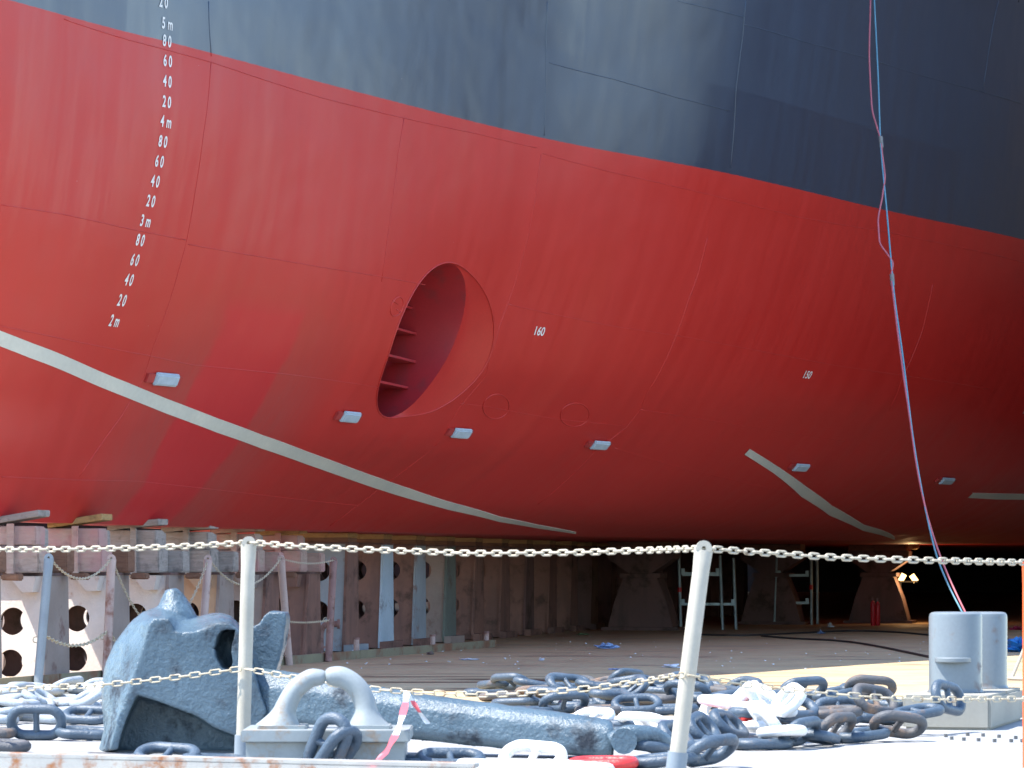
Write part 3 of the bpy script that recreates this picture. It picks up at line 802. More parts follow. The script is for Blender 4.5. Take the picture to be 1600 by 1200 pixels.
# gooseneck pipe
base = floor_at(501, 1020); s = base.y
pp = [PX(u, y, s) for u, y in ((501, 1022), (501, 1000), (501, 990), (503.5, 981), (509, 976), (517, 975), (528, 975))]
t = thing('gooseneck_pipe', 'rusty pink gooseneck pipe standing by the coaming', 'pipe', pp[0])
part('pipe', MB().tube(pp, .040, 12), M['rustpipe'], t, smooth=.9)
part('flange', MB().tube([PX(501, 1013, s), PX(501, 1009.5, s)], .085, 14), M['rustpipe'], t, smooth=.9)
part('flange', MB().tube([PX(527, 975, s), PX(531, 975, s)], .062, 14), M['rustpipe'], t, smooth=.9)

# ------------------------------------------------------------------ chains
def link_mesh(name, L, Wd, d, mat, seg=20, ns=7, stud=False):
    R = (Wd - d) / 2; S = (L - d) / 2 - R; P = []
    h = seg // 2
    for k in range(h): q = -math.pi / 2 + math.pi * k / (h - 1); P.append(Vector((S + R * math.cos(q), R * math.sin(q), 0)))
    for k in range(h): q = math.pi / 2 + math.pi * k / (h - 1); P.append(Vector((-S + R * math.cos(q), R * math.sin(q), 0)))
    m = MB().tube(P, d / 2, ns, closed=True, up=(0, 0, 1))
    if stud:
        m.tube([Vector((0, -R + d * .2, 0)), Vector((0, -R + d * .55, 0)), Vector((0, 0, 0)), Vector((0, R - d * .55, 0)), Vector((0, R - d * .2, 0))], [d * .42, d * .33, d * .30, d * .33, d * .42], 8)
    return m.mesh(name, M[mat] if mat else None, ZERO, 4)
def sag_path(a, b, sag, n=60):
    return [a.lerp(b, i / n) - Vector((0, 0, sag * 4 * (i / n) * (1 - i / n))) for i in range(n + 1)]
def along(P, step):
    d = [0.0]
    for a, b in zip(P, P[1:]): d.append(d[-1] + (b - a).length)
    n = int(d[-1] / step); st = d[-1] / max(n, 1); outp = []; j = 0
    for i in range(n):
        x = (i + .5) * st
        while d[j + 1] < x: j += 1
        t = (x - d[j]) / (d[j + 1] - d[j]); outp.append((P[j].lerp(P[j + 1], t), (P[j + 1] - P[j]).normalized()))
    return outp
def orient(p, x, roll):
    z = Vector((0, 0, 1)); z = (z - x * z.dot(x)).normalized(); y = z.cross(x)
    R = Matrix((x, y, z)).transposed() @ Matrix.Rotation(roll, 3, 'X')
    Mx = R.to_4x4(); Mx.translation = p; return Mx
LK_TOP = link_mesh('link', .074, .038, .0125, 'chain_cream'); LK_LOW = link_mesh('link', .080, .036, .0085, 'chain_rust', ns=6)
def barrier_chain(lab, P, me, pitch, group, roll0=.0):
    t = thing('barrier_chain', lab, 'chain', P[0], group)
    for i, (p, x) in enumerate(along(P, pitch)):
        inst('link', me, t, orient(p - P[0], x, (math.pi / 2 if i % 2 else 0.0) + roll0 + random.uniform(-.12, .12)))
    return t
PL_B, PL_T = floor_at(379, 1190), PX(389, 838, floor_at(379, 1190).y)
PR_B, PR_T = floor_at(1053.5, 1222), PX(1101, 846, floor_at(1053.5, 1222).y)
P3_B, P3_T = floor_at(1604.5, 1200), PX(1604.5, 872, floor_at(1604.5, 1200).y)
G_FR = 'chain posts of the barrier in front'
chain_post(PL_B, PL_T, .040, 'cream', 'upright cream chain post in front of the anchor', group=G_FR, sleeve=.118)
chain_post(PR_B, PR_T, .043, 'cream', 'leaning cream chain post in front of the chain heap', group=G_FR, sleeve=.125)
chain_post(P3_B, P3_T, .024, 'orange', 'orange chain post cut off by the right picture edge', group=G_FR)
def pa(u, y, p): return PX(u, y, p.y)
Zl, Zr, Z3 = PL_T.y, PR_T.y, P3_T.y
def pz(pts): return [PX(*q) for q in pts]
def spline(P, n=12):
    P = [Vector(p) for p in P]; t = np.arange(len(P)); A = np.array([tuple(p) for p in P]); q = np.linspace(0, len(P) - 1, n * (len(P) - 1) + 1)
    return [Vector(r) for r in pchip(t, A, q)] if len(P) > 2 else [P[0].lerp(P[1], x / n) for x in range(n + 1)]
G_TOP = 'upper barrier chains'; G_LOW = 'lower barrier chains'
barrier_chain('cream upper chain from the left picture edge to the upright post', spline(pz([(-60, 858, Zl + .9), (60, 858.5, Zl + .6), (180, 857, Zl + .4), (290, 853.5, Zl + .2), (386, 848, Zl)])), LK_TOP, .0492, G_TOP)
barrier_chain('cream upper chain spanning between the upright and the leaning post', spline(pz([(391, 847.5, Zl), (480, 854.5, Zl - .2), (620, 860.5, Zl - .4), (760, 864.5, Zl - .65), (880, 863.5, Zl - .85), (990, 860.5, Zl - 1.1), (1096, 857, Zr)])), LK_TOP, .0492, G_TOP)
barrier_chain('cream upper chain from the leaning post to the right picture edge', spline(pz([(1103, 857, Zr), (1200, 864, Zr + .2), (1320, 871.5, Zr + .4), (1450, 875.5, Zr + .6), (1603, 879, Z3)])), LK_TOP, .0492, G_TOP)
barrier_chain('thin lower chain from the left picture edge to the ring on the upright post', spline(pz([(-50, 1081, Zl + .8), (70, 1074, Zl + .5), (150, 1070.5, Zl + .3), (260, 1060, Zl + .1), (376, 1045, Zl - .06)])), LK_LOW, .063, G_LOW)
barrier_chain('thin lower chain sagging across the anchor shank between the two posts', spline(pz([(384, 1045, Zl - .06), (480, 1062, Zl - .3), (600, 1078, Zl - .5), (740, 1085, Zl - .7), (880, 1079, Zl - 1.0), (980, 1068, Zl - 1.2), (1070, 1054, Zr - .06)])), LK_LOW, .063, G_LOW)
barrier_chain('thin lower chain from the leaning post past the bollards', spline(pz([(1076, 1055, Zr - .06), (1160, 1069, Zr + .1), (1280, 1082, Zr + .3), (1420, 1092, Zr + .5), (1610, 1092, Z3)])), LK_LOW, .063, G_LOW)
# thin chains between the posts on the coaming
def small_chain(lab, a, b, sag, mat='chain_cream', wire=.005, L=.046):
    t = MB(); P = sag_path(a, b, sag, 24)
    for i, (p, x) in enumerate(along(P, L * .74)):
        Mx = orient(p, x, math.pi / 2 * (i % 2) + .3); h = L / 2 - wire
        pts = [Mx @ Vector((h * math.cos(q), L * .24 * math.sin(q), 0)) for q in [2 * math.pi * k / 8 for k in range(8)]]
        t.tube(pts, wire, 4, closed=True)
    single('thin_chain', t, M[mat], lab, 'chain', a, 'thin chains between the posts on the coaming')
tp_ = [p[1] - Vector((0, 0, .03)) for p in MIDP]; lo_ = [p[0].lerp(p[1], .40) for p in MIDP]
small_chain('thin cream chain sagging between the first two posts by the timbers', tp_[0], tp_[1], .20)
small_chain('thin grey chain hanging slack behind the anchor peak', tp_[1], tp_[2], .72)
small_chain('thin grey chain sagging behind the tall left post', tp_[2], tp_[3], .29)
small_chain('thin chain drawn almost straight to the dark pink post', tp_[3], tp_[4], .05, wire=.003)
small_chain('rusty low chain sagging between the two leftmost coaming posts', lo_[0], lo_[1], .13, 'chain_rust', .007, .06)
small_chain('rusty low chain running behind the anchor crown', lo_[1], lo_[2], .45, 'chain_rust', .006, .06)
small_chain('low wire chain drawn to the dark pink post across a block hole', lo_[3], lo_[4], .02, 'chain_rust', .003, .05)

# ------------------------------------------------------------------ the anchor lying in front of the bow
ZA = 18.9
def A3(u, y, dz=0.0): return PX(u, y, ZA) + Vector((0, dz, 0))
def scaled(u, y, Z): return PX(u, y, Z)
anchor_base = Vector((-1.9, ZA + .2, 0))
ANC = thing('anchor', 'large blue black anchor lying on the deck, fluke up, shank pointing right', 'anchor', anchor_base)
FF = [(171, 1172), (181, 1135), (194, 1099), (203, 1071), (214, 1042), (224, 1011), (234, 974), (242, 966), (263, 966), (269, 976), (272, 986), (284, 989), (305, 988), (324, 980), (341, 973), (358, 974), (372, 985), (386, 1005), (400, 1060), (418, 1112), (402, 1141),
      (370, 1151), (336, 1138), (305, 1117), (277, 1107), (243, 1095), (214, 1086), (203, 1108), (192, 1140), (184, 1172)]
BK = [(154, 1176), (163, 1130), (158, 1102), (159, 1068), (164, 1038), (178, 1004), (203, 972), (222, 956), (248, 947), (270, 950), (288, 960), (304, 966), (318, 961), (331, 958), (345, 957), (360, 961), (374, 975), (388, 998), (402, 1056), (420, 1110), (404, 1139),
      (372, 1150), (338, 1137), (307, 1117), (279, 1107), (245, 1095), (216, 1090), (206, 1110), (192, 1142), (184, 1174)]
def crown_mesh():
    m = MB(); n = len(FF); D = .50
    rows = []
    for f in (0.0, .35, .7, 1.0):
        e = math.sin(f * math.pi / 2); row = []
        for (a, b), (c, d) in zip(FF, BK):
            Z = ZA + D * f; row.append(PX(a + (c - a) * e, b + (d - b) * e, Z))
        rows.append(row)
    vs = [p for r in rows for p in r]; fs = []
    for r in range(3):
        for j in range(n):
            l = (j + 1) % n; fs.append((r * n + j, r * n + l, (r + 1) * n + l, (r + 1) * n + j))
    # a back wall that closes the hollow under the crown
    m.add(vs, fs + [tuple(range(n))[::-1], tuple(3 * n + j for j in range(n))])
    bk = [(163, 1172), (160, 1100), (170, 1035), (210, 985), (300, 990), (380, 1010), (412, 1120), (404, 1176)]
    m.prism([PX(u, y, ZA + D - .10) for u, y in bk], (0, .14, 0))
    # upper fluke, seen over the shoulder
    prof = [((226, 962), (312, 975), .20), ((243, 944), (303, 962), .17), ((249, 934), (293, 948), .13), ((254.5, 923), (284, 934), .09), ((259, 917.5), (277, 922), .06)]
    P = []; R = []
    for (a, b), (c, d), r in prof:
        p, q = PX(a, b, ZA + .42), PX(c, d, ZA + .42); P.append((p + q) / 2); R.append(((q - p).length / 2, r))
    m.tube(P, R, 16, up=(1, 0, 0))
    # fluke standing up on the right
    fl = [(392, 979), (404, 976), (413, 961), (422, 954.5), (446, 957), (448, 968), (442, 1012), (433, 1045), (425, 1095), (392, 1080)]
    m.prism([PX(u, y, ZA + .22) for u, y in fl], (0, .30, 0))
    o = bpy.data.objects.new('c', m.mesh('c', None, ZERO)); COL.objects.link(o)
    rm = o.modifiers.new('r', 'REMESH'); rm.mode = 'VOXEL'; rm.voxel_size = .013
    sm = o.modifiers.new('s', 'SMOOTH'); sm.iterations = 2; sm.factor = .5
    me = evaluated(o); bpy.data.objects.remove(o)
    # the slot for the shank: cut as a real hole
    cut = MB().prism([PX(u, y, ZA - .3) for u, y in [(331, 996), (337, 988), (346, 985), (361, 985.5), (359, 998), (355, 1010), (354.5, 1022), (357, 1036), (352, 1052), (338, 1046), (329, 1030), (326, 1014)]], (0, .62, 0))
    oc = bpy.data.objects.new('k', cut.mesh('k', None, ZERO)); o = bpy.data.objects.new('c', me); COL.objects.link(o); COL.objects.link(oc)
    bo = o.modifiers.new('b', 'BOOLEAN'); bo.operation = 'DIFFERENCE'; bo.object = oc; bo.solver = 'EXACT'
    me = evaluated(o); bpy.data.objects.remove(o); bpy.data.objects.remove(oc)
    me.materials.clear(); me.materials.append(M['anchor'])
    for v in me.vertices:
        h = mnoise.noise(v.co * 6) * .008 + mnoise.noise(v.co * 34) * .0025
        v.co += v.normal * h - anchor_base
    for p in me.polygons: p.use_smooth = True; p.material_index = 0
    me.name = 'crown'; return me
part('crown', crown_mesh(), None, ANC)
def shank_mesh():
    secs = [(384, 1040, 1136, .17, 19.15), (415, 1043, 1138, .17, 19.1), (480, 1052, 1140, .17, 19.0), (560, 1066, 1146, .165, 18.9), (660, 1083, 1156, .16, 18.8), (780, 1099, 1168, .155, 18.65), (900, 1115, 1180, .15, 18.5), (950, 1123, 1184, .14, 18.45), (958, 1128, 1182, .12, 18.44)]
    m = MB(); rows = []
    for u, yt, yb, hd, Z in secs:
        a, b = PX(u, yt, Z + .05), PX(u, yb, Z); h = a.z - b.z; row = []
        for fy, fz in ((-1, .18), (-.82, .04), (-.5, 0), (.6, 0), (1, .15), (1, .80), (.7, .96), (-.1, 1.0), (-.62, .90), (-.92, .70)):
            row.append(Vector((a.x, Z + hd * fy, b.z + h * fz)))
        rows.append(row)
    n = 10; k = 5; vs = []
    full = []
    for r, q in zip(rows, rows[1:]):
        for i in range(k): full.append([p.lerp(s, i / k) for p, s in zip(r, q)])
    full.append(rows[-1])
    vs = [p for r in full for p in r]
    fs = [(i * n + j, i * n + (j + 1) % n, (i + 1) * n + (j + 1) % n, (i + 1) * n + j) for i in range(len(full) - 1) for j in range(n)]
    m.add(vs, fs + [tuple(range(n))[::-1], tuple((len(full) - 1) * n + j for j in range(n))])
    o = bpy.data.objects.new('s', m.mesh('s', None, ZERO)); COL.objects.link(o)
    rm = o.modifiers.new('r', 'REMESH'); rm.mode = 'VOXEL'; rm.voxel_size = .018
    sm = o.modifiers.new('s', 'SMOOTH'); sm.iterations = 4; sm.factor = .5
    me = evaluated(o); bpy.data.objects.remove(o)
    me.materials.clear(); me.materials.append(M['anchor'])
    for v in me.vertices:
        v.co += v.normal * (mnoise.noise(v.co * 7) * .008 + mnoise.noise(v.co * 34) * .003) - anchor_base
    for p in me.polygons: p.use_smooth = True; p.material_index = 0
    me.name = 'shank'; return me
part('shank', shank_mesh(), None, ANC)
# shackle through the end of the shank: two cheeks, bow and pin
zs = 18.42
m = MB()
m.tube(spline(pz([(955, 1160, zs - .16), (985, 1147, zs - .17), (1020, 1150, zs - .10), (1045, 1168, zs), (1022, 1163, zs + .14), (988, 1150, zs + .18), (958, 1150, zs + .17)]), 6), [(.055, .055)] * 37, 10)
part('shackle', m, M['anchor'], ANC, smooth=4)
m = MB().tube(pz([(975, 1158, zs - .25), (975, 1156, zs + .25)]), .075, 14)
part('shackle_pin', m, M['anchor'], ANC, smooth=.9)

# ------------------------------------------------------------------ the fairlead in front of the shank
zf = 17.45
FL = thing('fairlead', 'pale grey two horned fairlead on a box plinth in front of the anchor shank', 'fairlead', floor_at(508, 1205))
def horn(pts):
    P = []; R = []
    for u, y, r, d in pts: P.append(PX(u, y, zf)); R.append((r * zf / F, d * zf / F))
    P2 = []; R2 = []
    A = np.array([tuple(p) + r for p, r in zip(P, R)]); q = np.linspace(0, len(P) - 1, 40); V = pchip(np.arange(len(P)), A, q)
    for r in V: P2.append(Vector(r[:3])); R2.append((float(r[3]), float(r[4])))
    n = 20; m = MB()
    vs = []; N = len(P2)
    for i in range(N):
        t = (P2[min(i + 1, N - 1)] - P2[max(i - 1, 0)]).normalized(); s = Vector((0, 1, 0)); a = s.cross(t).normalized()
        for k in range(n):
            q = 2 * math.pi * k / n; vs.append(P2[i] + a * (R2[i][0] * math.cos(q)) + s * (R2[i][1] * math.sin(q)))
    fs = [(i * n + k, i * n + (k + 1) % n, (i + 1) * n + (k + 1) % n, (i + 1) * n + k) for i in range(N - 1) for k in range(n)] + [tuple(range(n)), tuple((N - 1) * n + k for k in range(n))]
    return m.add(vs, fs)
part('horn', horn([(438, 1141, 40, 34), (441, 1128, 29, 28), (446, 1108, 17.5, 20), (456, 1086, 15.5, 17), (472, 1068, 15, 16), (490, 1058.5, 14, 15), (503, 1058.5, 12, 13), (509, 1059.5, 8, 9)]), M['fairlead'], FL, smooth=4)
part('horn', horn([(575, 1141, 38, 34), (573, 1126, 27, 28), (571, 1105, 17.5, 20), (564, 1084, 17, 17), (550, 1067, 16.5, 16), (531, 1057.5, 16.5, 16), (517, 1056.5, 14.5, 15), (509.5, 1057, 10, 11)]), M['fairlead'], FL, smooth=4)
def pbox(u0, u1, y0, y1, Z, d): return MB().hexa([PX(u0, y1, Z), PX(u1, y1, Z), PX(u1, y1, Z) + Vector((0, d, 0)), PX(u0, y1, Z) + Vector((0, d, 0)), PX(u0, y0, Z), PX(u1, y0, Z), PX(u1, y0, Z) + Vector((0, d, 0)), PX(u0, y0, Z) + Vector((0, d, 0))])
part('foot', pbox(402, 478, 1134, 1141, zf - .13, .26), M['fairlead'], FL, bevel=.006); part('foot', pbox(538, 610, 1134, 1141, zf - .13, .26), M['fairlead'], FL, bevel=.006)
part('top_plate', pbox(376, 640, 1141.5, 1160, zf - .28, .62), M['fairlead'], FL, bevel=.006)
part('plinth', MB().hexa([PX(384, 1160.5, zf - .22), PX(632, 1160.5, zf - .22), PX(632, 1160.5, zf - .22) + Vector((0, .5, 0)), PX(384, 1160.5, zf - .22) + Vector((0, .5, 0))] +
     [Vector((p.x, p.y, .0)) for p in (PX(384, 0, zf - .22), PX(632, 0, zf - .22), PX(632, 0, zf - .22) + Vector((0, .5, 0)), PX(384, 0, zf - .22) + Vector((0, .5, 0)))]), M['fairlead'], FL)

# ------------------------------------------------------------------ stud link anchor chain
LD = .066; LL = .39; LW = .234
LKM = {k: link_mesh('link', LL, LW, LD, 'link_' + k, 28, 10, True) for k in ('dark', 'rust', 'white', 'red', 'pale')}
G_AC = 'lengths of stud link anchor chain'
def anchor_chain(lab, path, kinds=None, lift=0.0, lie=.55, seed=1, pitch=.258, rough=.10, smooth=True):
    rnd = random.Random(seed); P = spline(path, 14) if smooth else path
    P = [Vector(p) for p in P]; t = thing('anchor_chain', lab, 'anchor chain', (P[0].x, P[0].y, 0), G_AC); b = BASE[t]
    for i, (p, x) in enumerate(along(P, pitch)):
        roll = (rnd.uniform(-.10, .10) if i % 2 == 0 else (lie + rnd.uniform(-.12, .25)) * rnd.choice((-1, 1)) if lie < .9 else math.pi / 2 + rnd.uniform(-.3, .3))
        x = (x + Vector((rnd.uniform(-rough, rough), rnd.uniform(-rough, rough), rnd.uniform(-rough, rough) * .6))).normalized()
        hw = (LW - LD) / 2
        z = LD / 2 + abs(math.sin(roll)) * hw + abs(x.z) * (LL - LD) / 2
        q = Vector((p.x, p.y, p.z + z + lift))
        kd = kinds(i) if kinds else ('rust' if rnd.random() < .16 else 'dark')
        inst('link', LKM[kd], t, orient(q - b, x, roll))
    return t
def fl(pts): return [floor_at(u, y) for u, y in pts]
# rows flaked down behind the anchor
for j, (y, ul, ur, lab) in enumerate([(1088, -40, 1120, 'farthest row of chain behind the anchor'), (1097, -30, 1190, 'second farthest row of chain behind the anchor'), (1107, -50, 1150, 'middle row of chain behind the anchor'),
                                      (1119, -40, 1080, 'second nearest row of chain behind the anchor and shank'), (1131, -45, 170, 'short row of chain left of the anchor crown')]):
    pts = [(ul + (ur - ul) * i / 6, y + random.uniform(-2.0, 2.0)) for i in range(7)]
    P = fl(pts)
    if y < 1125:                       # the bare floor left between the two ends of the flake behind the fairlead stays bare
        segs = [[p for p in pts if p[0] < 210] + [(180, y)], [(735 + j * 22, y)] + [p for p in pts if p[0] > 820]]
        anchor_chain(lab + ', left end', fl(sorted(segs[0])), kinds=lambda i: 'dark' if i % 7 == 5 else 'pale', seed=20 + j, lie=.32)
        anchor_chain(lab + ', right end', fl(sorted(segs[1])), seed=30 + j, lie=.5)
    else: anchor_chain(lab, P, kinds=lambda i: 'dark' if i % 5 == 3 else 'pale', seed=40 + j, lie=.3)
for j, (y, ul, ur, h, lab) in enumerate([(1093, 760, 1080, .07, 'loose upper layer on the farthest rows right of the shank'), (1102, 840, 1180, .08, 'upper layer of links lying across the middle rows right of the shank'),
                                         (1113, 930, 1150, .07, 'tangled upper layer behind the leaning post'), (1100, -30, 160, .07, 'upper layer of links left of the anchor crown'), (1120, -40, 150, .06, 'lower left upper layer beside the anchor crown')]):
    P = [p + Vector((0, 0, h)) for p in fl([(ul + (ur - ul) * i / 5, y + random.uniform(-3, 3)) for i in range(6)])]
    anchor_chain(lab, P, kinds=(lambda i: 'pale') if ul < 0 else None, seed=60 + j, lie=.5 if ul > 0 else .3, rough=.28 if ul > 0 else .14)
anchor_chain('rust bled chain at the left edge nearest the low rail', fl([(-60, 1158), (60, 1157), (172, 1157)]), kinds=lambda i: ('rust', 'dark', 'dark')[i % 3], seed=5, lie=.95)
anchor_chain('single blue black chain end at the bottom left corner', fl([(-60, 1176), (56, 1176)]), seed=6, lie=.2, pitch=.30)
# heap on the right: near row, upper rows, painted lengths
anchor_chain('nearest row of dark links in the heap right of the leaning post', fl([(1160, 1172), (1240, 1170), (1330, 1161), (1432, 1158)]), kinds=lambda i: 'rust' if i in (3, 5) else 'dark', seed=11, lie=.75, rough=.22)
anchor_chain('second row of links in the heap, resting on the near row', [p + Vector((0, 0, .11)) for p in fl([(1150, 1155), (1230, 1152), (1310, 1150), (1400, 1148)])], kinds=lambda i: 'rust' if i in (2, 3) else 'dark', seed=12, lie=.7, rough=.25)
anchor_chain('low tangled row of links at the back of the heap', fl([(1120, 1140), (1210, 1138), (1290, 1136), (1370, 1134), (1420, 1131)]), seed=13, lie=.7, rough=.2)
anchor_chain('dark links heaped on top of the back of the pile', [p + Vector((0, 0, .12)) for p in fl([(1180, 1126), (1250, 1124), (1330, 1122), (1390, 1122)])], seed=14, lie=.8, rough=.25)
anchor_chain('chain running from the heap to the plinth of the bollards', [p + Vector((0, 0, h)) for p, h in zip(fl([(1400, 1150), (1440, 1149), (1478, 1146), (1500, 1144)]), (.02, .10, .10, .02))], seed=15, lie=.9, rough=.12)
anchor_chain('short length of links by the corner of the bollard plinth', fl([(1300, 1112), (1350, 1109), (1415, 1111)]), seed=16, lie=.8, rough=.2)
anchor_chain('white painted length of chain running up to the red marked link', [p + Vector((0, 0, .05)) for p in fl([(1085, 1150), (1120, 1146), (1165, 1150), (1205, 1168), (1240, 1172)])], kinds=lambda i: 'red' if i in (0, 3) else 'white', seed=17, lie=.8, rough=.22, pitch=.245)
anchor_chain('white painted links piled over the heap beside the leaning post', [p + Vector((0, 0, .16)) for p in fl([(1110, 1146), (1160, 1150), (1210, 1160), (1245, 1165)])], kinds=lambda i: 'white', seed=18, lie=.7, rough=.25, pitch=.235)
anchor_chain('white and dark links lying behind the end of the shank', fl([(850, 1136), (905, 1138), (960, 1142), (1030, 1146)]), kinds=lambda i: ('white', 'white', 'dark', 'white', 'rust', 'white', 'white', 'dark')[i % 8], seed=21, lie=.55, rough=.3)
anchor_chain('dark links between the shackle and the leaning post', [p + Vector((0, 0, .02)) for p in fl([(1000, 1188), (1060, 1182), (1110, 1172), (1150, 1165)])], seed=23, lie=.8, rough=.25)
anchor_chain('dark links at the bottom edge below the leaning post', fl([(1000, 1202), (1070, 1202), (1140, 1199)]), seed=24, lie=.6, rough=.2)
anchor_chain('white painted links along the low rail in front of the shank', fl([(735, 1209), (800, 1211), (870, 1213), (940, 1213)]), kinds=lambda i: 'white', seed=25, lie=.5, rough=.15, pitch=.22)
anchor_chain('red painted links just right of the white ones by the low rail', fl([(880, 1205), (940, 1204), (1000, 1206)]), kinds=lambda i: 'red', seed=26, lie=.55, rough=.15, pitch=.23)
anchor_chain('dark links and one red link low in front of the shank', fl([(590, 1201), (660, 1203), (745, 1203)]), kinds=lambda i: 'red' if i == 3 else 'dark', seed=27, lie=.4, rough=.1)
anchor_chain('pale links half hidden by the low rail below the crown', fl([(150, 1199), (230, 1200), (310, 1201), (375, 1200)]), seed=28, lie=.35, rough=.1)
# the big pair of links leaning on the fairlead plinth
zl = zf - .36
t = thing('chain_links', 'two big interlocked dark links leaning against the fairlead plinth', 'chain link', floor_at(515, 1212), None)
b = BASE[t]
for (u, y, rx, rl, kind) in ((512, 1166, math.radians(62), .15, 'dark'), (524, 1180, math.radians(50), 1.25, 'dark')):
    p = PX(u, y, zl); x = Vector((math.cos(rx) * .8, -.25, math.sin(rx))).normalized()
    inst('link', LKM[kind], t, orient(p - b, x, rl + math.pi / 2))

# ------------------------------------------------------------------ the pair of bollards on its plinth
a, b_ = floor_at(1410, 1140), floor_at(1548, 1141.5); dv = Vector((.46, 1.5, 0))
BT = thing('double_bollard', 'pair of grey steel mooring bollards on a low pale plinth at the right', 'bollard', (a + b_) / 2)
H = .235
part('plinth', MB().hexa([a, b_, b_ + dv, a + dv] + [q + Vector((0, 0, H)) for q in (a, b_, b_ + dv, a + dv)]), M['pedestal'], BT, bevel=.02)
for (u, y, Z, lab) in ((1493, 1084, 22.25, None), (1533.5, 1077, 23.0, None)):
    c = PX(u, y, Z); c.z = H + .002; r = .184; top = EYE + (HY - 956) * Z / F - c.z
    P = part('post', MB().lathe(c, [(r + .012, 0), (r + .004, .012), (r, .03), (r, top - .035), (r - .006, top - .014), (r - .02, top - .003), (r - .04, top)], 48), M['bollard'], BT, smooth=.6)
    if Z < 22.5:
        lc = PX(1489, 1031, Z - .13); part('lip', MB().lathe(lc + Vector((0, 0, -.017)), [(.118, 0), (.126, .006), (.126, .028), (.118, .035)], 32), M['bollard'], P, smooth=.6)
    else:
        lc = c + Vector((-.13, -.10, top * .36)); part('lip', MB().lathe(lc, [(.09, 0), (.096, .006), (.096, .028), (.09, .035)], 28), M['bollard'], P, smooth=.6)
# row of bolt heads in the deck
for i, (u, y) in enumerate([(1478, 1152), (1487, 1156), (1506, 1157.5), (1529, 1158.5), (1554, 1160), (1536, 1151), (1561, 1153), (1580, 1160), (1597, 1160), (1587, 1155), (1512, 1150)]):
    p = floor_at(u, y)
    single('deck_bolt', MB().tube([p, p + Vector((0, 0, .022))], .013, 6), M['bolt'], 'stubby dark bolt head sticking out of the deck near the bollard plinth', 'bolt', p, 'bolt heads in front of the bollards')

# the low rail in the very foreground
r0, r1 = PX(-80, 1175, 15.6), PX(742, 1193.5, 14.7)
def rz(p, z): return Vector((p.x, p.y, z))
dd = Vector((.02, .11, 0))
RL = thing('low_rail', 'low rusting white steel rail across the bottom left corner', 'rail', rz(r0, 0))
part('face_plate', MB().hexa([rz(r0, 0), rz(r1, 0), rz(r1, 0) + dd * .12, rz(r0, 0) + dd * .12, rz(r0, r0.z - .022), rz(r1, r1.z - .022), rz(r1, r1.z - .022) + dd * .12, rz(r0, r0.z - .022) + dd * .12]), M['rail'], RL)
part('top_flange', MB().hexa([rz(r0, r0.z - .02), rz(r1, r1.z - .02), rz(r1, r1.z - .02) + dd, rz(r0, r0.z - .02) + dd, r0, r1, r1 + dd, r0 + dd]), M['rail'], RL, bevel=.003)


# ------------------------------------------------------------------ hoses from the ship's rail down to the deck behind the bollards
def hose(name, lab, mat, pts, r):
    P = []
    for u, y in pts:
        Z = 46 - (y + 200) / 1150 * 7.0
        P.append(PX(u, y, Z))
    end = P[-1]; P.append(Vector((end.x + .12, end.y - .1, .35))); P.append(Vector((end.x + .5, end.y + .1, .03)))
    P = spline(P, 7)
    t = thing(name, lab, 'hose', (P[-1].x, P[-1].y, 0)); part('tube', MB().tube(P, r, 8), M[mat], t, smooth=4); return t
hb_ = hose('air_hose', 'pale blue air hose hanging straight down from the ship to the bollards', 'hose_blue', [(1345, -560), (1356, -220), (1366, 0), (1372, 120), (1377, 240), (1386, 335), (1395, 440), (1411, 560), (1426, 680), (1441, 770), (1461, 860), (1479, 908), (1501, 952)], .012)
hr_ = hose('air_hose', 'red air hose looping loosely round the blue one down to the bollards', 'hose_red', [(1350, -560), (1362, -220), (1360, 0), (1358.5, 100), (1362, 165), (1370, 198), (1376, 220), (1379, 245), (1382.5, 272), (1379, 305), (1372, 348), (1374, 376), (1387, 398), (1395, 412), (1393, 438), (1408, 560), (1421, 650), (1431, 720), (1445, 790), (1463, 852), (1480, 896), (1506, 952)], .013)
for u, y in ((1376.5, 222), (1394, 437)):
    Z = 46 - (y + 200) / 1150 * 7.0
    part('tape_wrap', MB().tube([PX(u - .6, y - 9, Z), PX(u + .8, y + 9, Z)], .030, 10), M['wraptape'], hb_, smooth=.9)
single('ground_hose', MB().tube(spline([floor_at(1572, 1008) + Vector((0, 0, .02)), floor_at(1586, 1015) + Vector((0, 0, .02)), floor_at(1605, 1020) + Vector((0, 0, .02)), floor_at(1680, 1021) + Vector((0, 0, .02))], 8), .018, 7), M['hose_red'], 'red hose lying on the dock floor by the blue tarpaulin', 'hose', floor_at(1586, 1015), smooth=4)
for pts, lab in (([(1190, 995), (1240, 999), (1300, 1002), (1340, 1006), (1390, 1015), (1452, 1028), (1500, 1034)], 'black cable curving across the shaded floor towards the bollards'),
                 ([(1095, 993), (1160, 994), (1330, 987), (1400, 989), (1460, 994), (1610, 1003)], 'thin black cable lying far back near the red cylinders')):
    P = spline([floor_at(u, y) + Vector((0, 0, .014)) for u, y in pts], 10)
    single('cable', MB().tube(P, .016, 6), M['hose_dark'], lab, 'cable', P[0], smooth=4)

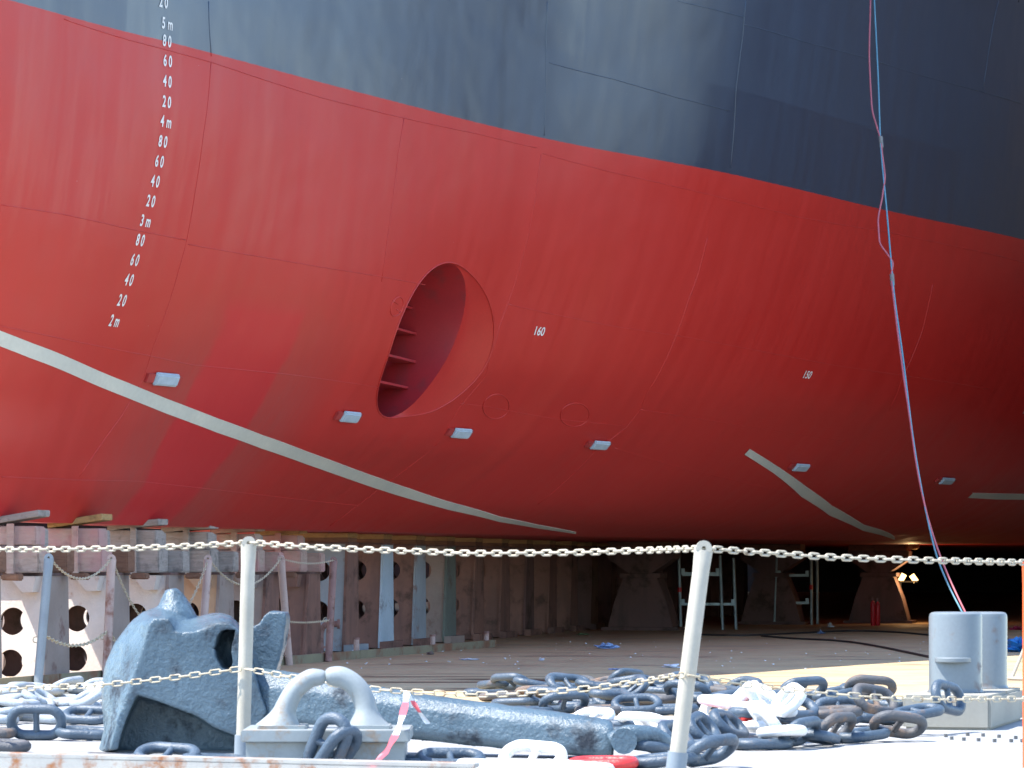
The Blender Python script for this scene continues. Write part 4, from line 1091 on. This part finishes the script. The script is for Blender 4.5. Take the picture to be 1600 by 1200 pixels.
# ------------------------------------------------------------------ trestles, lamp, cylinders under the hull
def trestle(legs, rails, ybase, lab, red=()):
    Z = F * EYE / (ybase - HY)
    t = thing('steel_trestle', lab, 'trestle', PX(legs[0][0], ybase, Z), 'steel trestles under the hull')
    for i, (u0, y0, u1, y1) in enumerate(legs):
        dy = .0 if i < len(legs) - 1 else .35
        l = part('leg', MB().tube([PX(u0, y0, Z) + Vector((0, dy, 0)), PX(u1, y1, Z) + Vector((0, dy, 0)) if dy == 0 else Vector((PX(u1, y1, Z).x, Z + dy, 0))], .028, 10), M['galv'], t, smooth=.9)
        if i in red: part('collar', MB().tube([PX((u0 + u1) / 2 - .3, (y0 + y1) / 2 - 8, Z), PX((u0 + u1) / 2 - .3, (y0 + y1) / 2 - 1, Z)], .036, 10), M['signal_red'], l, smooth=.9)
    for (u0, u1, y, h) in rails:
        part('cross_bar', MB().hexa([PX(u0, y + h, Z - .02), PX(u1, y + h, Z - .02), PX(u1, y + h, Z + .02), PX(u0, y + h, Z + .02), PX(u0, y, Z - .02), PX(u1, y, Z - .02), PX(u1, y, Z + .02), PX(u0, y, Z + .02)]), M['galv'], t)
        for u in (u0 + 1, u1 - 3): part('clamp', MB().box(PX(u, y - 1, Z), .06, .08, .11), M['galv'], t)
trestle([(1060.5, 868, 1064, 984), (1125, 868, 1129, 984), (1148, 872, 1152, 984)], [(1066, 1124, 894, 6), (1066, 1148, 942, 4)], 984, 'open steel trestle with a red collar left of the leaning post', red=(0,))
trestle([(1214, 868, 1210, 976), (1267, 868, 1268, 976), (1279, 868, 1280, 976)], [(1216, 1264, 897, 4), (1228, 1264, 940, 4)], 976, 'open steel trestle with a red collar right of the leaning post', red=(1,))
zc_ = F * EYE / (977.5 - HY)
for (u, y0, lab) in ((1364, 938, 'left one of the two slim red cylinders standing under the hull'), (1371.5, 940, 'right one of the two slim red cylinders standing under the hull')):
    p = PX(u, 977.5, zc_); h = EYE + (HY - y0) * zc_ / F
    t = thing('red_cylinder', lab, 'cylinder', (p.x, p.y, 0), 'pair of red cylinders')
    part('shell', MB().lathe(Vector((p.x, p.y, 0)), [(.040, 0), (.045, .01), (.045, h - .07), (.038, h - .03), (.018, h - .012), (.016, h)], 18), M['signal_red'], t, smooth=.7)
    part('valve', MB().box(Vector((p.x - .01, p.y, h + .035)), .035, .03, .066), M['rustpipe'], t)
zw = 64.0
wl = thing('work_lamp', 'lit twin floodlight on a thin stand far under the hull', 'work lamp', (PX(1410, 0, zw).x, zw, 0))
part('stand', MB().tube([Vector((PX(1407, 0, zw).x, zw, 0)), PX(1407, 909, zw)], .02, 8), M['lampstand'], wl)
part('cross_bar', MB().tube([PX(1402, 909, zw), PX(1434, 909, zw)], .018, 8), M['lampstand'], wl)
for k, (u, y, rot) in enumerate(((1410, 902.5, .5), (1428, 903.5, -.6))):
    c = PX(u, y, zw); R = Matrix.Rotation(rot, 3, 'Y'); mm = []
    for yy in (0, .12):
        for x, z in ((-.058, -.085), (.058, -.085), (.058, .085), (-.058, .085)): mm.append(c + R @ Vector((x * (1 - yy * 2), yy, z * (1 - yy * 2))))
    hs = part('housing', MB().add(mm, [(4, 5, 6, 7), (0, 1, 5, 4), (1, 2, 6, 5), (2, 3, 7, 6), (3, 0, 4, 7)]), M['hose_dark'], wl)
    gp = [c + R @ Vector((x * .94, .008, z * .94)) for x, z in ((-.058, -.085), (.058, -.085), (.058, .085), (-.058, .085))]
    part('lamp_glass', MB().prism(gp, (0, .01, 0)), M['glow'], hs)
ll = bpy.data.lights.new('work_lamp_light', 'POINT'); ll.energy = 9; ll.color = (1, .62, .28); ll.shadow_soft_size = .06
lo2 = bpy.data.objects.new('work_lamp_light', ll); COL.objects.link(lo2); lo2.parent = wl; lo2.location = PX(1419, 902, zw) + Vector((.05, -.6, -.02)) - BASE[wl]
# the timber pad the lamp catches, jammed between a block and the hull
p = PX(1425, 853, zw - 1.0)
single('timber_pad', MB().box(p, .26, .4, .13, jit=.015), M['wood_tan'], 'short timber pad wedged under the hull, lit orange by the lamp', 'timber', p, bevel=.01)

# ------------------------------------------------------------------ litter
def crumple(c, sx, sy, sz, seed, n=14, k=8):
    m = MB(); rnd = random.Random(seed); vs = []; fs = []
    for i in range(k + 1):
        th = math.pi / 2 * i / k
        for j in range(n):
            q = 2 * math.pi * j / n; d = Vector((math.cos(q) * math.cos(th), math.sin(q) * math.cos(th), math.sin(th)))
            f = .75 + .55 * mnoise.noise(d * 2.3 + Vector((seed * 3.1, 0, 0))) + .25 * rnd.uniform(-1, 1) * (i < k)
            vs.append(Vector(c) + Vector((d.x * sx * f, d.y * sy * f, max(d.z * sz * f, .004) if i else .002)))
    for i in range(k):
        for j in range(n): fs.append((i * n + j, i * n + (j + 1) % n, (i + 1) * n + (j + 1) % n, (i + 1) * n + j))
    return m.add(vs, fs + [tuple(k * n + j for j in range(n)), tuple(range(n))[::-1]])
def litter(name, lab, u, y, sx, sy, sz, mat, cat, seed, group=None):
    p = floor_at(u, y); single(name, crumple(p, sx, sy, sz, seed), M[mat], lab, cat, p, group)
LG = 'litter on the dock floor'
litter('rag', 'crumpled pale blue rag on the shaded floor', 947, 1013, .17, .22, .07, 'rag_blue', 'rag', 3, LG)
litter('rag', 'flat green rag at the edge of the dark under the hull', 912, 992, .15, .2, .03, 'rag_green', 'rag', 4, LG)
litter('rag', 'white rag heap in front of the shortest stub post by the blocks', 556, 1023, .09, .15, .075, 'rag_white', 'rag', 5, LG)
litter('paper', 'scrap of white paper beside the white rag heap', 541, 1025, .035, .1, .04, 'rag_white', 'paper', 6, LG)
litter('rag', 'brown crumpled rag by the coaming', 592, 1020, .09, .15, .05, 'rag_brown', 'rag', 7, LG)
litter('paper', 'flat white paper sheet right of the middle stub post', 733, 1031, .15, .25, .02, 'rag_white', 'paper', 8, LG)
litter('paper', 'small white paper ball on the floor below the green rag', 846, 1032, .04, .1, .03, 'rag_white', 'paper', 9, LG)
litter('bag', 'white plastic bag at the sun line by the leaning post', 1050, 1043, .12, .25, .05, 'rag_white', 'bag', 10, LG)
litter('paper', 'grey paper strip lying flat left of the plastic bag', 962, 1046, .10, .2, .012, 'rag_blue', 'paper', 11, LG)
litter('stone', 'grey lump at the foot of the middle stub post', 672, 1023, .055, .1, .045, 'rag_brown', 'lump', 12, LG)
litter('bag', 'small pale bag far back right of the second trestle', 1297, 980, .07, .15, .08, 'rag_white', 'bag', 13, LG)
litter('rag', 'small pale blue scrap in front of the pale bag', 1283, 990, .08, .2, .05, 'rag_blue', 'rag', 14, LG)
litter('rag', 'magenta bundle far back at the right picture edge', 1588, 984, .14, .3, .075, 'pink_cloth', 'bundle', 15, LG)
litter('tarpaulin', 'crumpled blue tarpaulin at the right picture edge', 1594, 1018, .24, .7, .19, 'tarp', 'tarpaulin', 16)
rnd = random.Random(4)
m = MB()
for i in range(90):
    u, y = rnd.uniform(500, 1450), rnd.choice((rnd.uniform(988, 1040), rnd.uniform(1005, 1045)))
    p = floor_at(u, y); s = rnd.uniform(.003, .010); m.box(p + Vector((0, 0, s * .5)), s * 2, s * 2, s, rnd.uniform(0, 3), jit=s * .3)
single('grit', m, M['rag_white'], 'pale crumbs of grit scattered over the shaded dock floor', 'grit', floor_at(900, 1020), kind='stuff')
# white leg of a barrier at the right edge
t = thing('white_barrier', 'white splayed barrier frame beside the far bollard at the right edge', 'barrier', floor_at(1581, 1062))
Zb = floor_at(1581, 1062).y
part('strut', MB().tube([floor_at(1580, 1062), PX(1601, 1012, Zb)], .018, 10), M['cream'], t, smooth=.9)
part('foot', MB().tube([floor_at(1576, 1063) + Vector((0, 0, .02)), floor_at(1604, 1064) + Vector((0, 0, .02))], .016, 8), M['cream'], t, smooth=.9)

# barrier tape tied to the lower chain
def tape(pts, wd, n=10):
    P = spline([PX(*q) for q in pts], n); m = MB(); vs = []; fs = []
    for i, p in enumerate(P):
        a = .9 * math.sin(i * .23) ; s = Vector((math.cos(a), math.sin(a) * .8, .1)) * wd / 2
        vs += [p - s, p + s, p + s + Vector((0, .003, 0)), p - s + Vector((0, .003, 0))]
    for i in range(len(P) - 1):
        o = i * 4; fs += [(o, o + 1, o + 5, o + 4), (o + 2, o + 3, o + 7, o + 6), (o + 1, o + 2, o + 6, o + 5), (o + 3, o, o + 4, o + 7)]
    return m.add(vs, fs + [(0, 1, 2, 3), (len(vs) - 1, len(vs) - 2, len(vs) - 3, len(vs) - 4)])
zt = Zl - .55
t = thing('barrier_tape', 'red and white barrier tape knotted on the sagging lower chain', 'tape', PX(636, 1084, zt))
part('tail', tape([(636, 1083, zt), (633, 1100, zt - .2), (625, 1130, zt - .5), (613, 1158, zt - .9), (600, 1178, zt - 1.4), (584, 1196, zt - 2.4), (576, 1206, zt - 3.0)], .042), M['ribbon'], t)
part('tail', tape([(636, 1083, zt), (645, 1096, zt - .02), (655, 1112, zt - .03), (669, 1131, zt - .02)], .028), M['ribbon'], t)
part('knot', MB().tube([PX(631, 1083, zt - .01), PX(641, 1084, zt - .01)], .016, 8), M['ribbon'], t, smooth=4)
